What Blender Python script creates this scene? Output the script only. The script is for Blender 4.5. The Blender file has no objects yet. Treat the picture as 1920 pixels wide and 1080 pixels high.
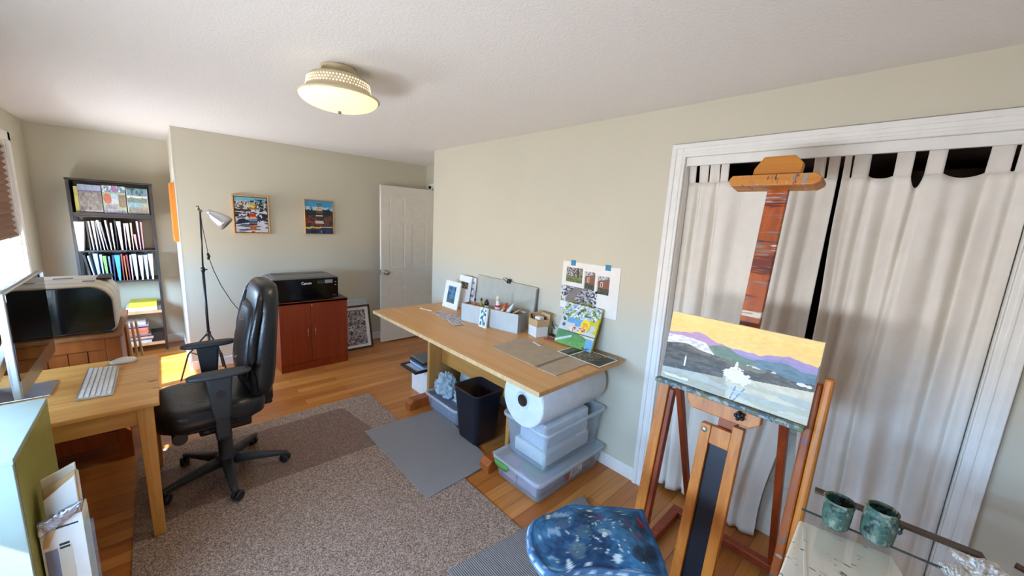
import bpy, bmesh, math, random
import numpy as np
from mathutils import Vector, Matrix, Euler
random.seed(7)
SC = bpy.context.scene
COL = SC.collection
PI = math.pi

# ------------------------------------------------------------------ colour / materials
def lin(c):
    r = []
    for x in c[:3]:
        x = x / 255.0
        r.append(x / 12.92 if x <= 0.04045 else ((x + 0.055) / 1.055) ** 2.4)
    return (r[0], r[1], r[2], 1.0)

class N:
    """small node helper"""
    def __init__(s, name):
        s.m = bpy.data.materials.new(name); s.m.use_nodes = True
        s.t = s.m.node_tree; s.b = s.t.nodes['Principled BSDF']; s.out = s.t.nodes['Material Output']
    def n(s, kind, **kw):
        x = s.t.nodes.new(kind)
        for k, v in kw.items():
            if k.startswith('_'): setattr(x, k[1:], v)
            else: x.inputs[k.replace('_', ' ')].default_value = v
        return x
    def l(s, a, b): s.t.links.new(a, b)
    def coord(s, scale=(1, 1, 1), rot=(0, 0, 0), kind='Object', loc=(0, 0, 0)):
        tc = s.n('ShaderNodeTexCoord'); mp = s.n('ShaderNodeMapping')
        mp.inputs['Scale'].default_value = scale; mp.inputs['Rotation'].default_value = rot; mp.inputs['Location'].default_value = loc
        s.l(tc.outputs[kind], mp.inputs['Vector']); return mp.outputs['Vector']
    def ramp(s, fac, stops):
        r = s.n('ShaderNodeValToRGB'); e = r.color_ramp.elements
        while len(e) > len(stops): e.remove(e[-1])
        while len(e) < len(stops): e.new(0.5)
        for i, (p, c) in enumerate(stops): e[i].position = p; e[i].color = c
        s.l(fac, r.inputs['Fac']); return r.outputs['Color']
    def mix(s, fac, a, b, mode='MIX'):
        x = s.n('ShaderNodeMix', _data_type='RGBA', _blend_type=mode)
        for sock, v in ((x.inputs[0], fac), (x.inputs[6], a), (x.inputs[7], b)):
            if isinstance(v, (int, float, tuple)): sock.default_value = v
            else: s.l(v, sock)
        return x.outputs[2]
    def bump(s, h, strength=0.2, dist=0.01):
        x = s.n('ShaderNodeBump', Strength=strength, Distance=dist); s.l(h, x.inputs['Height']); s.l(x.outputs['Normal'], s.b.inputs['Normal'])

def mat(name, c, rough=0.5, metal=0.0, var=0.06, vscale=14.0, bump=0.0, bscale=200.0, spec=0.5, coat=0.0, stretch=(1, 1, 1)):
    k = N(name); b = k.b
    b.inputs['Roughness'].default_value = rough; b.inputs['Metallic'].default_value = metal
    b.inputs['Specular IOR Level'].default_value = spec; b.inputs['Coat Weight'].default_value = coat
    v = k.coord(stretch)
    if var > 0:
        no = k.n('ShaderNodeTexNoise', Scale=vscale, Detail=4.0); k.l(v, no.inputs['Vector'])
        L = lin(c); lo = tuple(x * (1 - var * 2) for x in L[:3]) + (1,); hi = tuple(min(1, x * (1 + var * 1.4)) for x in L[:3]) + (1,)
        k.l(k.ramp(no.outputs['Fac'], [(0.3, lo), (0.7, hi)]), b.inputs['Base Color'])
    else: b.inputs['Base Color'].default_value = lin(c)
    if bump > 0:
        n2 = k.n('ShaderNodeTexNoise', Scale=bscale, Detail=3.0); k.l(v, n2.inputs['Vector']); k.bump(n2.outputs['Fac'], bump, 0.004)
    return k.m

def wood(name, c1, c2, axis='x', rough=0.4, scale=1.0, knots=False, coat=0.0, knotc=(110, 60, 25)):
    k = N(name); s = [22 * scale] * 3; s['xyz'.index(axis)] = 1.6 * scale
    v = k.coord(tuple(s)); no = k.n('ShaderNodeTexNoise', Scale=1.0, Detail=6.0, Roughness=0.6, Distortion=0.6); k.l(v, no.inputs['Vector'])
    col = k.ramp(no.outputs['Fac'], [(0.28, lin(c2)), (0.5, lin(tuple((a + b) / 2 for a, b in zip(c1, c2)))), (0.72, lin(c1))])
    if knots:
        s2 = [9.0] * 3; s2['xyz'.index(axis)] = 5.0
        v2 = k.coord(tuple(s2)); vo = k.n('ShaderNodeTexVoronoi', Scale=1.0); k.l(v2, vo.inputs['Vector'])
        f = k.ramp(vo.outputs['Distance'], [(0.05, (1, 1, 1, 1)), (0.13, (0, 0, 0, 1))])
        col = k.mix(f, col, lin(knotc))
    k.l(col, k.b.inputs['Base Color']); k.b.inputs['Roughness'].default_value = rough; k.b.inputs['Coat Weight'].default_value = coat
    k.bump(no.outputs['Fac'], 0.06, 0.003)
    return k.m

def clear(name, c, body=0.35, rough=0.15, fr=0.25):
    """see-through plastic: part transparent, part glossy-diffuse body"""
    k = N(name); k.b.inputs['Base Color'].default_value = lin(c); k.b.inputs['Roughness'].default_value = rough
    tr = k.n('ShaderNodeBsdfTransparent'); tr.inputs['Color'].default_value = (0.93, 0.96, 0.98, 1)
    mx = k.n('ShaderNodeMixShader'); lw = k.n('ShaderNodeLayerWeight', Blend=0.35)
    ma = k.n('ShaderNodeMath', _operation='MULTIPLY_ADD'); ma.inputs[1].default_value = fr; ma.inputs[2].default_value = body
    k.l(lw.outputs['Fresnel'], ma.inputs[0]); k.l(ma.outputs[0], mx.inputs['Fac']); k.l(tr.outputs[0], mx.inputs[1]); k.l(k.b.outputs[0], mx.inputs[2])
    k.l(mx.outputs[0], k.out.inputs['Surface']); return k.m

def attr_mat(name, rough=0.5, bump=0.0, bscale=300):
    k = N(name); a = k.n('ShaderNodeAttribute', _attribute_name='Col'); k.l(a.outputs['Color'], k.b.inputs['Base Color'])
    k.b.inputs['Roughness'].default_value = rough
    if bump:
        no = k.n('ShaderNodeTexNoise', Scale=bscale, Detail=3.0); k.l(k.coord(), no.inputs['Vector']); k.bump(no.outputs['Fac'], bump, 0.003)
    return k.m

M = {}
def wall_mat(name, c):
    k = N(name); v = k.coord()
    n1 = k.n('ShaderNodeTexNoise', Scale=1.6, Detail=3.0); k.l(v, n1.inputs['Vector'])
    L = lin(c); k.l(k.ramp(n1.outputs['Fac'], [(0.3, tuple(x * .97 for x in L[:3]) + (1,)), (0.7, L)]), k.b.inputs['Base Color'])
    n2 = k.n('ShaderNodeTexNoise', Scale=260.0, Detail=2.0); k.l(v, n2.inputs['Vector']); k.bump(n2.outputs['Fac'], 0.05, 0.002)
    k.b.inputs['Roughness'].default_value = 0.62; return k.m
M['wall'] = wall_mat('sage wall paint', (208, 201, 182))
M['trim'] = mat('white trim paint', (236, 234, 230), 0.38, var=0.02)
M['doorp'] = mat('white door paint', (232, 226, 216), 0.4, var=0.02)
k = N('stippled ceiling paint'); v = k.coord()
n1 = k.n('ShaderNodeTexNoise', Scale=95.0, Detail=4.0, Roughness=0.65); k.l(v, n1.inputs['Vector'])
k.bump(n1.outputs['Fac'], 0.55, 0.006); k.b.inputs['Base Color'].default_value = lin((236, 233, 230)); k.b.inputs['Roughness'].default_value = 0.85; M['ceil'] = k.m

k = N('oak plank floor'); v = k.coord()
br = k.n('ShaderNodeTexBrick', Scale=1.0, Mortar_Size=0.0011, Bias=0.0, Brick_Width=0.95, Row_Height=0.083)
br.offset = 0.37; br.offset_frequency = 3
br.inputs['Color1'].default_value = lin((206, 138, 70)); br.inputs['Color2'].default_value = lin((176, 104, 46)); br.inputs['Mortar'].default_value = lin((78, 42, 18))
k.l(v, br.inputs['Vector'])
v2 = k.coord((1.8, 34, 1)); no = k.n('ShaderNodeTexNoise', Scale=1.0, Detail=6.0, Roughness=0.6, Distortion=0.7); k.l(v2, no.inputs['Vector'])
g = k.ramp(no.outputs['Fac'], [(0.3, (0.66, 0.58, 0.5, 1)), (0.65, (1, 1, 1, 1))])
k.l(k.mix(0.75, br.outputs['Color'], g, 'MULTIPLY'), k.b.inputs['Base Color']); k.b.inputs['Roughness'].default_value = 0.31
k.b.inputs['Coat Weight'].default_value = 0.08; k.b.inputs['Coat Roughness'].default_value = 0.15
k.bump(br.outputs['Fac'], -0.15, 0.002); M['floor'] = k.m

def rug_mat(name, a, b, c, sc, bump=0.5):
    k = N(name); v = k.coord(); no = k.n('ShaderNodeTexNoise', Scale=sc, Detail=3.0, Roughness=0.7); k.l(v, no.inputs['Vector'])
    k.l(k.ramp(no.outputs['Fac'], [(0.34, lin(a)), (0.5, lin(b)), (0.64, lin(c))]), k.b.inputs['Base Color']); k.b.inputs['Roughness'].default_value = 0.95
    k.b.inputs['Specular IOR Level'].default_value = 0.1
    k.bump(no.outputs['Fac'], bump, 0.006); return k.m
M['rug'] = rug_mat('brown flecked rug', (88, 70, 60), (150, 126, 112), (198, 176, 160), 170)
def rib_mat(name, a, b, axis):
    k = N(name); v = k.coord(); wv = k.n('ShaderNodeTexWave', Scale=34.0, Distortion=0.3); wv.bands_direction = axis; k.l(v, wv.inputs['Vector'])
    k.l(k.ramp(wv.outputs['Fac'], [(0.2, lin(a)), (0.8, lin(b))]), k.b.inputs['Base Color']); k.b.inputs['Roughness'].default_value = 0.9
    k.b.inputs['Specular IOR Level'].default_value = 0.15; k.bump(wv.outputs['Fac'], 0.5, 0.005); return k.m
M['ribmat'] = rib_mat('grey ribbed mat', (128, 124, 126), (160, 156, 157), 'Y')
M['ribmat2'] = rib_mat('dark grey ribbed mat', (118, 114, 116), (146, 141, 143), 'X')
k = N('clear floor mat plastic'); tr = k.n('ShaderNodeBsdfTransparent'); tr.inputs['Color'].default_value = (0.965, 0.94, 0.925, 1)
mx = k.n('ShaderNodeMixShader'); mx.inputs['Fac'].default_value = 0.16; k.b.inputs['Roughness'].default_value = 0.3; k.b.inputs['Base Color'].default_value = lin((150, 125, 115))
k.l(tr.outputs[0], mx.inputs[1]); k.l(k.b.outputs[0], mx.inputs[2]); k.l(mx.outputs[0], k.out.inputs['Surface']); M['clearmat'] = k.m
k = N('window glass'); tr = k.n('ShaderNodeBsdfTransparent'); gl = k.n('ShaderNodeBsdfGlossy', Roughness=0.02); mx = k.n('ShaderNodeMixShader')
mx.inputs['Fac'].default_value = 0.05; k.l(tr.outputs[0], mx.inputs[1]); k.l(gl.outputs[0], mx.inputs[2]); k.l(mx.outputs[0], k.out.inputs['Surface']); M['glass'] = k.m
M['acrylic'] = clear('clear acrylic sheet', (205, 215, 222), 0.06, 0.05)
M['bin'] = clear('translucent storage plastic', (234, 241, 250), 0.11, 0.2, .2)
M['binrim'] = clear('translucent storage rim', (236, 243, 250), 0.36, 0.2, .2)
M['polybag'] = clear('crinkled plastic bag', (205, 226, 236), 0.6, 0.22)
M['bubble'] = mat('bubble wrap', (228, 234, 242), 0.32, var=0.03, bump=0.9, bscale=110)

M['pine'] = wood('golden pine', (226, 172, 98), (192, 132, 62), 'x', 0.38, 1.0, True, 0.2)
M['pineleg'] = wood('golden pine leg', (226, 170, 92), (186, 122, 52), 'z', 0.42)
M['pineorange'] = wood('orange pine panel', (176, 96, 36), (138, 66, 20), 'z', 0.45, 0.8)
M['pinedark'] = wood('brown pine top', (150, 92, 46), (120, 70, 34), 'y', 0.5)
M['oaktop'] = wood('oak veneer', (214, 164, 106), (194, 143, 86), 'y', 0.42, 0.8)
M['oakend'] = wood('oak veneer side', (198, 146, 82), (176, 122, 62), 'z', 0.45)
M['oakbeam'] = wood('oak veneer beam', (208, 150, 78), (184, 124, 58), 'y', 0.45)
M['palewood'] = wood('pale wood', (226, 192, 146), (200, 160, 112), 'z', 0.5)
M['cherry'] = wood('cherry laminate', (150, 60, 20), (122, 40, 12), 'z', 0.4, 0.7)
M['cherrytop'] = wood('dark cherry top', (92, 56, 40), (70, 42, 30), 'x', 0.4)
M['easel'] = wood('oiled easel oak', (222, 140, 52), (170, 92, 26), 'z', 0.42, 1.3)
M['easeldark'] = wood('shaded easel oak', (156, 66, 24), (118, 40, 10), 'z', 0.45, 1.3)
def smeared(name, axis, strength=0.5, pal=((40, 50, 70), (150, 150, 150), (70, 110, 150), (120, 40, 30), (200, 196, 186)), base=((186, 98, 30), (136, 60, 16)), sc=1.0, aniso=(7, 19), soft=.03):
    k = N(name); s = [26] * 3; s['xyz'.index(axis)] = 2.0
    v = k.coord(tuple(s)); no = k.n('ShaderNodeTexNoise', Scale=1.0, Detail=5.0, Distortion=0.5); k.l(v, no.inputs['Vector'])
    col = k.ramp(no.outputs['Fac'], [(0.3, lin(base[1])), (0.7, lin(base[0]))])
    for i, p in enumerate(pal):
        s2 = [aniso[0] * sc] * 3; s2['xyz'.index(axis)] = aniso[1] * sc
        vv = k.coord(tuple(s2), loc=(i * 3.7, i * 1.3, i * 5.1)); nn = k.n('ShaderNodeTexNoise', Scale=1.0, Detail=4.0, Roughness=0.7); k.l(vv, nn.inputs['Vector'])
        a = 0.66 - strength * 0.14
        col = k.mix(k.ramp(nn.outputs['Fac'], [(a, (0, 0, 0, 1)), (a + soft, (1, 1, 1, 1))]), col, lin(p))
    k.l(col, k.b.inputs['Base Color']); k.b.inputs['Roughness'].default_value = 0.5; k.bump(no.outputs['Fac'], 0.1, 0.003); return k.m
M['mastpaint'] = smeared('paint smeared mast oak', 'z', 0.55, ((40, 44, 56), (128, 124, 120), (70, 110, 150), (110, 40, 24), (210, 206, 196)), ((186, 92, 28), (136, 56, 14)), 1.0, (1.6, 17))
M['traypaint'] = smeared('paint caked tray', 'y', 1.0, ((60, 76, 78), (112, 122, 116), (48, 84, 110), (98, 106, 64), (150, 156, 152)), ((84, 94, 88), (56, 68, 66)), 3.0, (9, 9))
M['postpaint'] = smeared('paint dabbed post oak', 'z', 0.25, ((90, 96, 90), (160, 160, 150), (60, 90, 140)))
M['jarpaint'] = smeared('paint crusted jar', 'x', 0.9, ((44, 74, 68), (104, 124, 104), (150, 156, 134), (36, 46, 40), (80, 116, 98)), ((100, 122, 104), (62, 90, 80)), 1.3, (14, 26), .06)
M['jarin'] = smeared('dark dried paint', 'x', 0.9, ((20, 44, 62), (120, 60, 30), (140, 130, 60), (60, 110, 120), (30, 30, 30)), ((40, 50, 50), (24, 30, 30)), 2.5)
M['chipped'] = smeared('chipped cream paint', 'x', 0.12, ((70, 66, 58), (44, 44, 40)), ((250, 246, 232), (240, 236, 218)), 2.2)
M['leather'] = mat('black leather', (26, 24, 24), 0.33, var=0.12, vscale=9, bump=0.35, bscale=60)
M['leather2'] = mat('worn black leather', (40, 35, 33), 0.42, var=0.14, vscale=11, bump=0.5, bscale=34)
M['blackpl'] = mat('black plastic', (26, 26, 28), 0.42, var=0.05)
M['blackpl2'] = mat('matt charcoal plastic', (44, 44, 46), 0.55, var=0.05)
M['stitch'] = mat('grey stitching', (150, 150, 150), 0.7)
M['navy'] = mat('dark navy plastic', (18, 20, 34), 0.4, var=0.04)
M['gloss'] = mat('glossy black panel', (7, 7, 9), 0.12, var=0.0)
M['screen'] = mat('black screen glass', (5, 5, 7), 0.015, var=0.0, spec=0.9)
M['alu'] = mat('brushed aluminium', (205, 208, 212), 0.32, 0.85, var=0.03)
M['chin'] = mat('satin aluminium chin', (170, 168, 166), 0.3, 0.9, var=0.02)
M['nickel'] = mat('satin nickel', (165, 155, 140), 0.28, 0.95, var=0.03)
M['brass'] = mat('brushed steel pull', (200, 185, 160), 0.3, 0.9, var=0.02)
M['whitepl'] = mat('white plastic', (232, 230, 226), 0.4, var=0.015)
M['offwhite'] = mat('warm white plastic', (222, 212, 194), 0.42, var=0.02)
M['greypl'] = mat('grey plastic', (112, 110, 108), 0.45, var=0.03)
M['paper'] = mat('white paper', (238, 236, 232), 0.7, var=0.02)
M['kraft'] = mat('kraft card', (206, 170, 122), 0.75, var=0.05)
M['greyboard'] = mat('grey chipboard', (176, 158, 138), 0.8, var=0.05, bump=0.1)
M['boxgrey'] = mat('pale grey box card', (196, 200, 200), 0.6, var=0.03)
M['boxgreyd'] = mat('grey box side', (150, 150, 152), 0.6, var=0.03)
M['boardgrey'] = mat('putty grey board', (180, 178, 164), 0.6, var=0.03)
M['mint'] = mat('pale mint laminate', (158, 172, 164), 0.4, var=0.02)
M['olive'] = mat('olive green side panel', (150, 146, 74), 0.45, var=0.04)
M['curtain'] = mat('cream cotton curtain', (232, 226, 218), 0.9, var=0.02, bump=0.25, bscale=420, spec=0.15)
M['shade'] = mat('brown cellular shade', (128, 96, 76), 0.85, var=0.05)
nt_ = M['shade'].node_tree; tl_ = nt_.nodes.new('ShaderNodeBsdfTranslucent'); tl_.inputs['Color'].default_value = lin((190, 140, 104)); mx_ = nt_.nodes.new('ShaderNodeMixShader'); mx_.inputs['Fac'].default_value = .05
nt_.links.new(nt_.nodes['Principled BSDF'].outputs[0], mx_.inputs[1]); nt_.links.new(tl_.outputs[0], mx_.inputs[2]); nt_.links.new(mx_.outputs[0], nt_.nodes['Material Output'].inputs['Surface'])
M['silverwrap'] = mat('silver bubble mailer', (196, 200, 214), 0.25, 0.6, var=0.12, vscale=60, bump=1.0, bscale=120)
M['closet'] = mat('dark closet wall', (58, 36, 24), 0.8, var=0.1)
M['darkrack'] = mat('dark brown rack', (48, 40, 40), 0.5, var=0.08)
M['bluetape'] = mat('blue masking tape', (60, 136, 182), 0.6, var=0.04)
M['framewood'] = wood('light maple frame', (222, 176, 124), (200, 150, 98), 'z', 0.45)
M['orangeframe'] = wood('honey pine frame', (216, 138, 50), (186, 108, 34), 'z', 0.4)
M['darkframe'] = wood('dark walnut frame', (70, 54, 48), (50, 38, 34), 'z', 0.45)
M['attr'] = attr_mat('painted picture surface', 0.45, 0.15, 240)
M['print'] = attr_mat('printed paper surface', 0.55)
M['denim'] = attr_mat('paint spattered denim', 0.9, 0.6, 520)
M['cord'] = mat('black cord', (24, 22, 22), 0.5, var=0)
M['towel'] = mat('paper towel', (232, 230, 226), 0.9, var=0.03, bump=0.3, bscale=160)
M['whitelabel'] = mat('white lettering', (235, 235, 235), 0.5, var=0)
M['ink'] = mat('dark printed ink', (60, 60, 66), 0.7, var=0)
M['bluegrey'] = mat('blue grey print', (128, 136, 158), 0.6, var=0.04)
M['greenpl'] = mat('green latch plastic', (92, 150, 74), 0.4, var=0.03)
M['greyfab'] = mat('grey purple cloth', (84, 78, 90), 0.9, var=0.1, bump=0.4, bscale=90)
k = N('glowing frosted glass'); k.b.inputs['Base Color'].default_value = lin((250, 236, 200)); k.b.inputs['Roughness'].default_value = 0.3
k.b.inputs['Emission Color'].default_value = lin((255, 230, 172)); k.b.inputs['Emission Strength'].default_value = 0.7; M['bowl'] = k.m
k = N('light through pierced band'); k.b.inputs['Emission Color'].default_value = lin((255, 240, 205)); k.b.inputs['Emission Strength'].default_value = 1.2
k.b.inputs['Base Color'].default_value = lin((255, 244, 220)); M['dots'] = k.m
M['cream'] = mat('cream enamel', (216, 200, 168), 0.4, 0.1, var=0.03)

# ------------------------------------------------------------------ mesh builder
class B:
    def __init__(s): s.v = []; s.f = []; s.sm = []
    def add(s, vs, fs, smooth=False):
        o = len(s.v); s.v += [tuple(p) for p in vs]
        for f in fs: s.f.append([o + i for i in f]); s.sm.append(smooth)
        return s
    def box(s, x0, x1, y0, y1, z0, z1, R=None, c=None):
        if x0 > x1: x0, x1 = x1, x0
        if y0 > y1: y0, y1 = y1, y0
        if z0 > z1: z0, z1 = z1, z0
        vs = [(x, y, z) for z in (z0, z1) for x, y in ((x0, y0), (x1, y0), (x1, y1), (x0, y1))]
        if R is not None:
            cc = Vector(c); vs = [tuple(cc + R @ Vector(p)) for p in vs]
        return s.add(vs, [(0, 3, 2, 1), (4, 5, 6, 7), (0, 1, 5, 4), (1, 2, 6, 5), (2, 3, 7, 6), (3, 0, 4, 7)])
    def hexa(s, bot, top):
        """bottom and top quads, both counter-clockwise seen from above"""
        return s.add(list(bot) + list(top), [(0, 3, 2, 1), (4, 5, 6, 7), (0, 1, 5, 4), (1, 2, 6, 5), (2, 3, 7, 6), (3, 0, 4, 7)])
    def rings(s, rings, closed_ends=True, smooth=True, loop=False):
        n = len(rings[0]); vs = [p for r in rings for p in r]; fs = []
        m = len(rings)
        for i in range(m if loop else m - 1):
            j = (i + 1) % m
            for q in range(n):
                p = (q + 1) % n; fs.append((i * n + q, i * n + p, j * n + p, j * n + q))
        o = len(s.v); s.add(vs, fs, smooth)
        if closed_ends and not loop:
            s.f.append([o + i for i in range(n)][::-1]); s.sm.append(False)
            s.f.append([o + (m - 1) * n + i for i in range(n)]); s.sm.append(False)
        return s
    def cyl(s, p0, p1, r0, r1=None, n=20, smooth=True):
        r1 = r0 if r1 is None else r1
        a = Vector(p0); b = Vector(p1); d = (b - a).normalized(); q = d.to_track_quat('Z', 'Y')
        ring = lambda c, r: [tuple(c + q @ Vector((r * math.cos(t), r * math.sin(t), 0))) for t in [2 * PI * i / n for i in range(n)]]
        return s.rings([ring(a, r0), ring(b, r1)], True, smooth)
    def tube(s, pts, r, n=8):
        pts = [Vector(p) for p in pts]; rg = []
        for i, p in enumerate(pts):
            d = (pts[min(i + 1, len(pts) - 1)] - pts[max(i - 1, 0)]).normalized(); q = d.to_track_quat('Z', 'Y')
            rr = r[i] if isinstance(r, (list, tuple)) else r
            rg.append([tuple(p + q @ Vector((rr * math.cos(2 * PI * k / n), rr * math.sin(2 * PI * k / n), 0))) for k in range(n)])
        return s.rings(rg)
    def lathe(s, prof, c, n=32, q=None, caps=True, smooth=True):
        c = Vector(c); rg = []
        for r, z in prof:
            rg.append([tuple(c + ((q @ Vector((r * math.cos(t), r * math.sin(t), z))) if q else Vector((r * math.cos(t), r * math.sin(t), z)))) for t in [2 * PI * i / n for i in range(n)]])
        return s.rings(rg, caps, smooth)
    def prism(s, poly, plane, a, b):
        """poly in 2D extruded along the missing axis from a to b"""
        def P(u, v, w): return {'xy': (u, v, w), 'xz': (u, w, v), 'yz': (w, u, v)}[plane]
        return s.rings([[P(u, v, a) for u, v in poly], [P(u, v, b) for u, v in poly]], True, False)
    def sell(s, secs, n=28, smooth=True):
        """loft of superellipses: (cx,cy,cz, ax(vec), ay(vec), exponent)"""
        rg = []
        for c, ax, ay, e in secs:
            c = Vector(c); ax = Vector(ax); ay = Vector(ay); ring = []
            for i in range(n):
                t = 2 * PI * i / n; ct = math.cos(t); st = math.sin(t)
                ring.append(tuple(c + ax * (abs(ct) ** (2 / e) * (1 if ct >= 0 else -1)) + ay * (abs(st) ** (2 / e) * (1 if st >= 0 else -1))))
            rg.append(ring)
        return s.rings(rg, True, smooth)
    def grid(s, fn, nu, nv, smooth=True):
        vs = [fn(i / nu, j / nv) for j in range(nv + 1) for i in range(nu + 1)]
        fs = [(j * (nu + 1) + i, j * (nu + 1) + i + 1, (j + 1) * (nu + 1) + i + 1, (j + 1) * (nu + 1) + i) for j in range(nv) for i in range(nu)]
        return s.add(vs, fs, smooth)
    def sphere(s, c, r, n=14):
        rx, ry, rz = r if isinstance(r, (tuple, list)) else (r, r, r)
        prof = [(max(1e-4, math.sin(PI * i / 8)), -math.cos(PI * i / 8)) for i in range(9)]
        return s.rings([[(c[0] + rx * p * math.cos(2 * PI * k / n), c[1] + ry * p * math.sin(2 * PI * k / n), c[2] + rz * z) for k in range(n)] for p, z in prof])
    def mesh(s, name, off=(0, 0, 0), recalc=True):
        me = bpy.data.meshes.new(name)
        me.from_pydata([(x - off[0], y - off[1], z - off[2]) for x, y, z in s.v], [], s.f)
        me.polygons.foreach_set('use_smooth', s.sm)
        if recalc:
            bm = bmesh.new(); bm.from_mesh(me); bmesh.ops.recalc_face_normals(bm, faces=bm.faces); bm.to_mesh(me); bm.free()
        me.update(); return me

OFF = {}
def finish(o, m, bev, seg=2, thick=0, sub=0):
    if m is not None: o.data.materials.append(m)
    if thick: x = o.modifiers.new('thickness', 'SOLIDIFY'); x.thickness = thick; x.offset = 0
    if sub: x = o.modifiers.new('smooth', 'SUBSURF'); x.levels = sub; x.render_levels = sub
    if bev:
        x = o.modifiers.new('edge', 'BEVEL'); x.width = bev; x.segments = seg; x.limit_method = 'ANGLE'; x.angle_limit = 0.7
        x.harden_normals = False
def thing(name, label, cat, loc=(0, 0, 0), group=None, rz=0):
    o = bpy.data.objects.new(name, None); COL.objects.link(o); o.empty_display_size = 0.05
    o.location = loc; o.rotation_euler = (0, 0, rz)
    o['label'] = label; o['category'] = cat
    if group: o['group'] = group
    OFF[o.name] = tuple(loc); return o
def part(b, name, m, T, bev=0, label=None, local=False, **kw):
    off = (0, 0, 0) if local else OFF[T.name]
    o = bpy.data.objects.new(name, b.mesh(name, off)); COL.objects.link(o); o.parent = T
    OFF[o.name] = off; finish(o, m, bev, **kw)
    if label: o['label'] = label
    return o
def solo(b, name, m, label, cat, group=None, bev=0, **kw):
    a = np.array(b.v); off = (float((a[:, 0].min() + a[:, 0].max()) / 2), float((a[:, 1].min() + a[:, 1].max()) / 2), float(a[:, 2].min()))
    o = bpy.data.objects.new(name, b.mesh(name, off)); COL.objects.link(o); o.location = off; OFF[o.name] = off
    o['label'] = label; o['category'] = cat
    if group: o['group'] = group
    finish(o, m, bev, **kw); return o
def struct(b, name, m, bev=0, parent=None, **kw):
    o = bpy.data.objects.new(name, b.mesh(name)); COL.objects.link(o); finish(o, m, bev, **kw); OFF[o.name] = (0, 0, 0)
    if parent: o.parent = parent
    else: o['kind'] = 'structure'
    return o

# painted surfaces -------------------------------------------------
def vnoise(u, v, f, seed, fy=None):
    fy = fy or f; rs = np.random.RandomState(seed); n = 64; G = rs.rand(n, n)
    x = u * f; y = v * fy; xi = np.floor(x).astype(int); yi = np.floor(y).astype(int); fx = x - xi; fz = y - yi
    fx = fx * fx * (3 - 2 * fx); fz = fz * fz * (3 - 2 * fz)
    g = lambda a, b: G[a % n, b % n]
    return (g(xi, yi) * (1 - fx) + g(xi + 1, yi) * fx) * (1 - fz) + (g(xi, yi + 1) * (1 - fx) + g(xi + 1, yi + 1) * fx) * fz
def fbm(u, v, f, seed, fy=None):
    fy = fy or f
    return (vnoise(u, v, f, seed, fy) * 0.5 + vnoise(u, v, f * 2, seed + 1, fy * 2) * 0.3 + vnoise(u, v, f * 4, seed + 2, fy * 4) * 0.2)
def put(c, mask, col, a=1.0):
    m = (mask.astype(float) * a)[:, None]; c[:] = c * (1 - m) + np.array(col, float)[None, :] * m
def flat(u, col): return np.tile(np.array(col, float), (len(u), 1))
def lin_np(c):
    c = np.clip(c, 0, 255) / 255.0; return np.where(c <= 0.04045, c / 12.92, ((c + 0.055) / 1.055) ** 2.4)
def painted(name, fn, o, U, V, nu, nv, T=None, m=None, disp=None):
    """grid patch o + u*U + v*V coloured per point by fn(u, v) (0-255 colours)"""
    b = B(); o = Vector(o); U = Vector(U); V = Vector(V); Nn = U.cross(V).normalized()
    b.grid(lambda u, v: tuple(o + U * u + V * v + (Nn * disp(u, v) if disp else Vector((0, 0, 0)))), nu, nv, smooth=bool(disp))
    off = OFF[T.name] if T else (0, 0, 0)
    me = b.mesh(name, off, recalc=False)
    uu, vv = np.meshgrid(np.linspace(0, 1, nu + 1), np.linspace(0, 1, nv + 1)); uu = uu.ravel(); vv = vv.ravel()
    c = lin_np(fn(uu, vv) + ((vnoise(uu, vv, 34, 991, 60) - .5) * 14 + (fbm(uu, vv, 6, 995) - .5) * 16)[:, None]); a = me.color_attributes.new('Col', 'FLOAT_COLOR', 'POINT')
    a.data.foreach_set('color', np.concatenate([c, np.ones((len(c), 1))], 1).astype(np.float32).ravel())
    ob = bpy.data.objects.new(name, me); COL.objects.link(ob); me.materials.append(m or M['attr'])
    OFF[ob.name] = off
    if T: ob.parent = T
    return ob
#@@SCENE
# ------------------------------------------------------------------ room shell
H = 2.245; XL = -2.925; YB = 4.575; YB2 = 5.704; XA = -1.956; YC = 3.453; XR = 0.568; YN = -2.1
struct(B().box(-3.15, 0.8, YN - .1, 5.9, -0.06, 0), 'floor', M['floor'])
struct(B().box(-3.15, 0.8, YN - .1, 5.9, H, H + 0.08), 'ceiling', M['ceil'])
JL, JR, HT = 0.9856, -0.3122, 2.0437           # outer edges of the closet casing
IL, IR, IT = 0.911, -0.245, 1.976              # inner edges
b = B()
b.box(0, .1, IL, YC, 0, H); b.box(0, .1, IR, IL, IT, H); b.box(0, .1, YN, IR, 0, H)
struct(b, 'wall_right', M['wall'])
struct(B().box(.1, XR + .1, YC - .1, YC, 0, H), 'wall_recess', M['wall'])
struct(B().box(XR, XR + .1, YC, YB, 0, H), 'wall_hall', M['wall'])
struct(B().box(XA + .001, XR + .1, YB, YB + .1, 0, H), 'wall_back', M['wall'])
struct(B().box(XA, XA + .1, YB + .1, YB2, 0, H).box(XA, XA + .0005, YB, YB + .1, 0, H), 'wall_alcove', M['wall'])
struct(B().box(XL - .1, XA + .1, YB2, YB2 + .1, 0, H), 'wall_far', M['wall'])
struct(B().box(-3.15, .1, YN - .1, YN, 0, H), 'wall_near', M['wall'])
WIN = [(2.35, 5.03, .86, 2.0, 1.27), (.0, 1.95, .86, 2.0, 1.19)]  # second window's unseen shade is set low to keep sun off the cabinet
b = B(); ys = sorted([(w[0], w[1], w[2], w[3]) for w in WIN]); y = YN - .1
for a, c, z0, z1 in ys:
    b.box(XL - .12, XL, y, a, 0, H); b.box(XL - .12, XL, a, c, 0, z0); b.box(XL - .12, XL, a, c, z1, H); y = c
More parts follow.
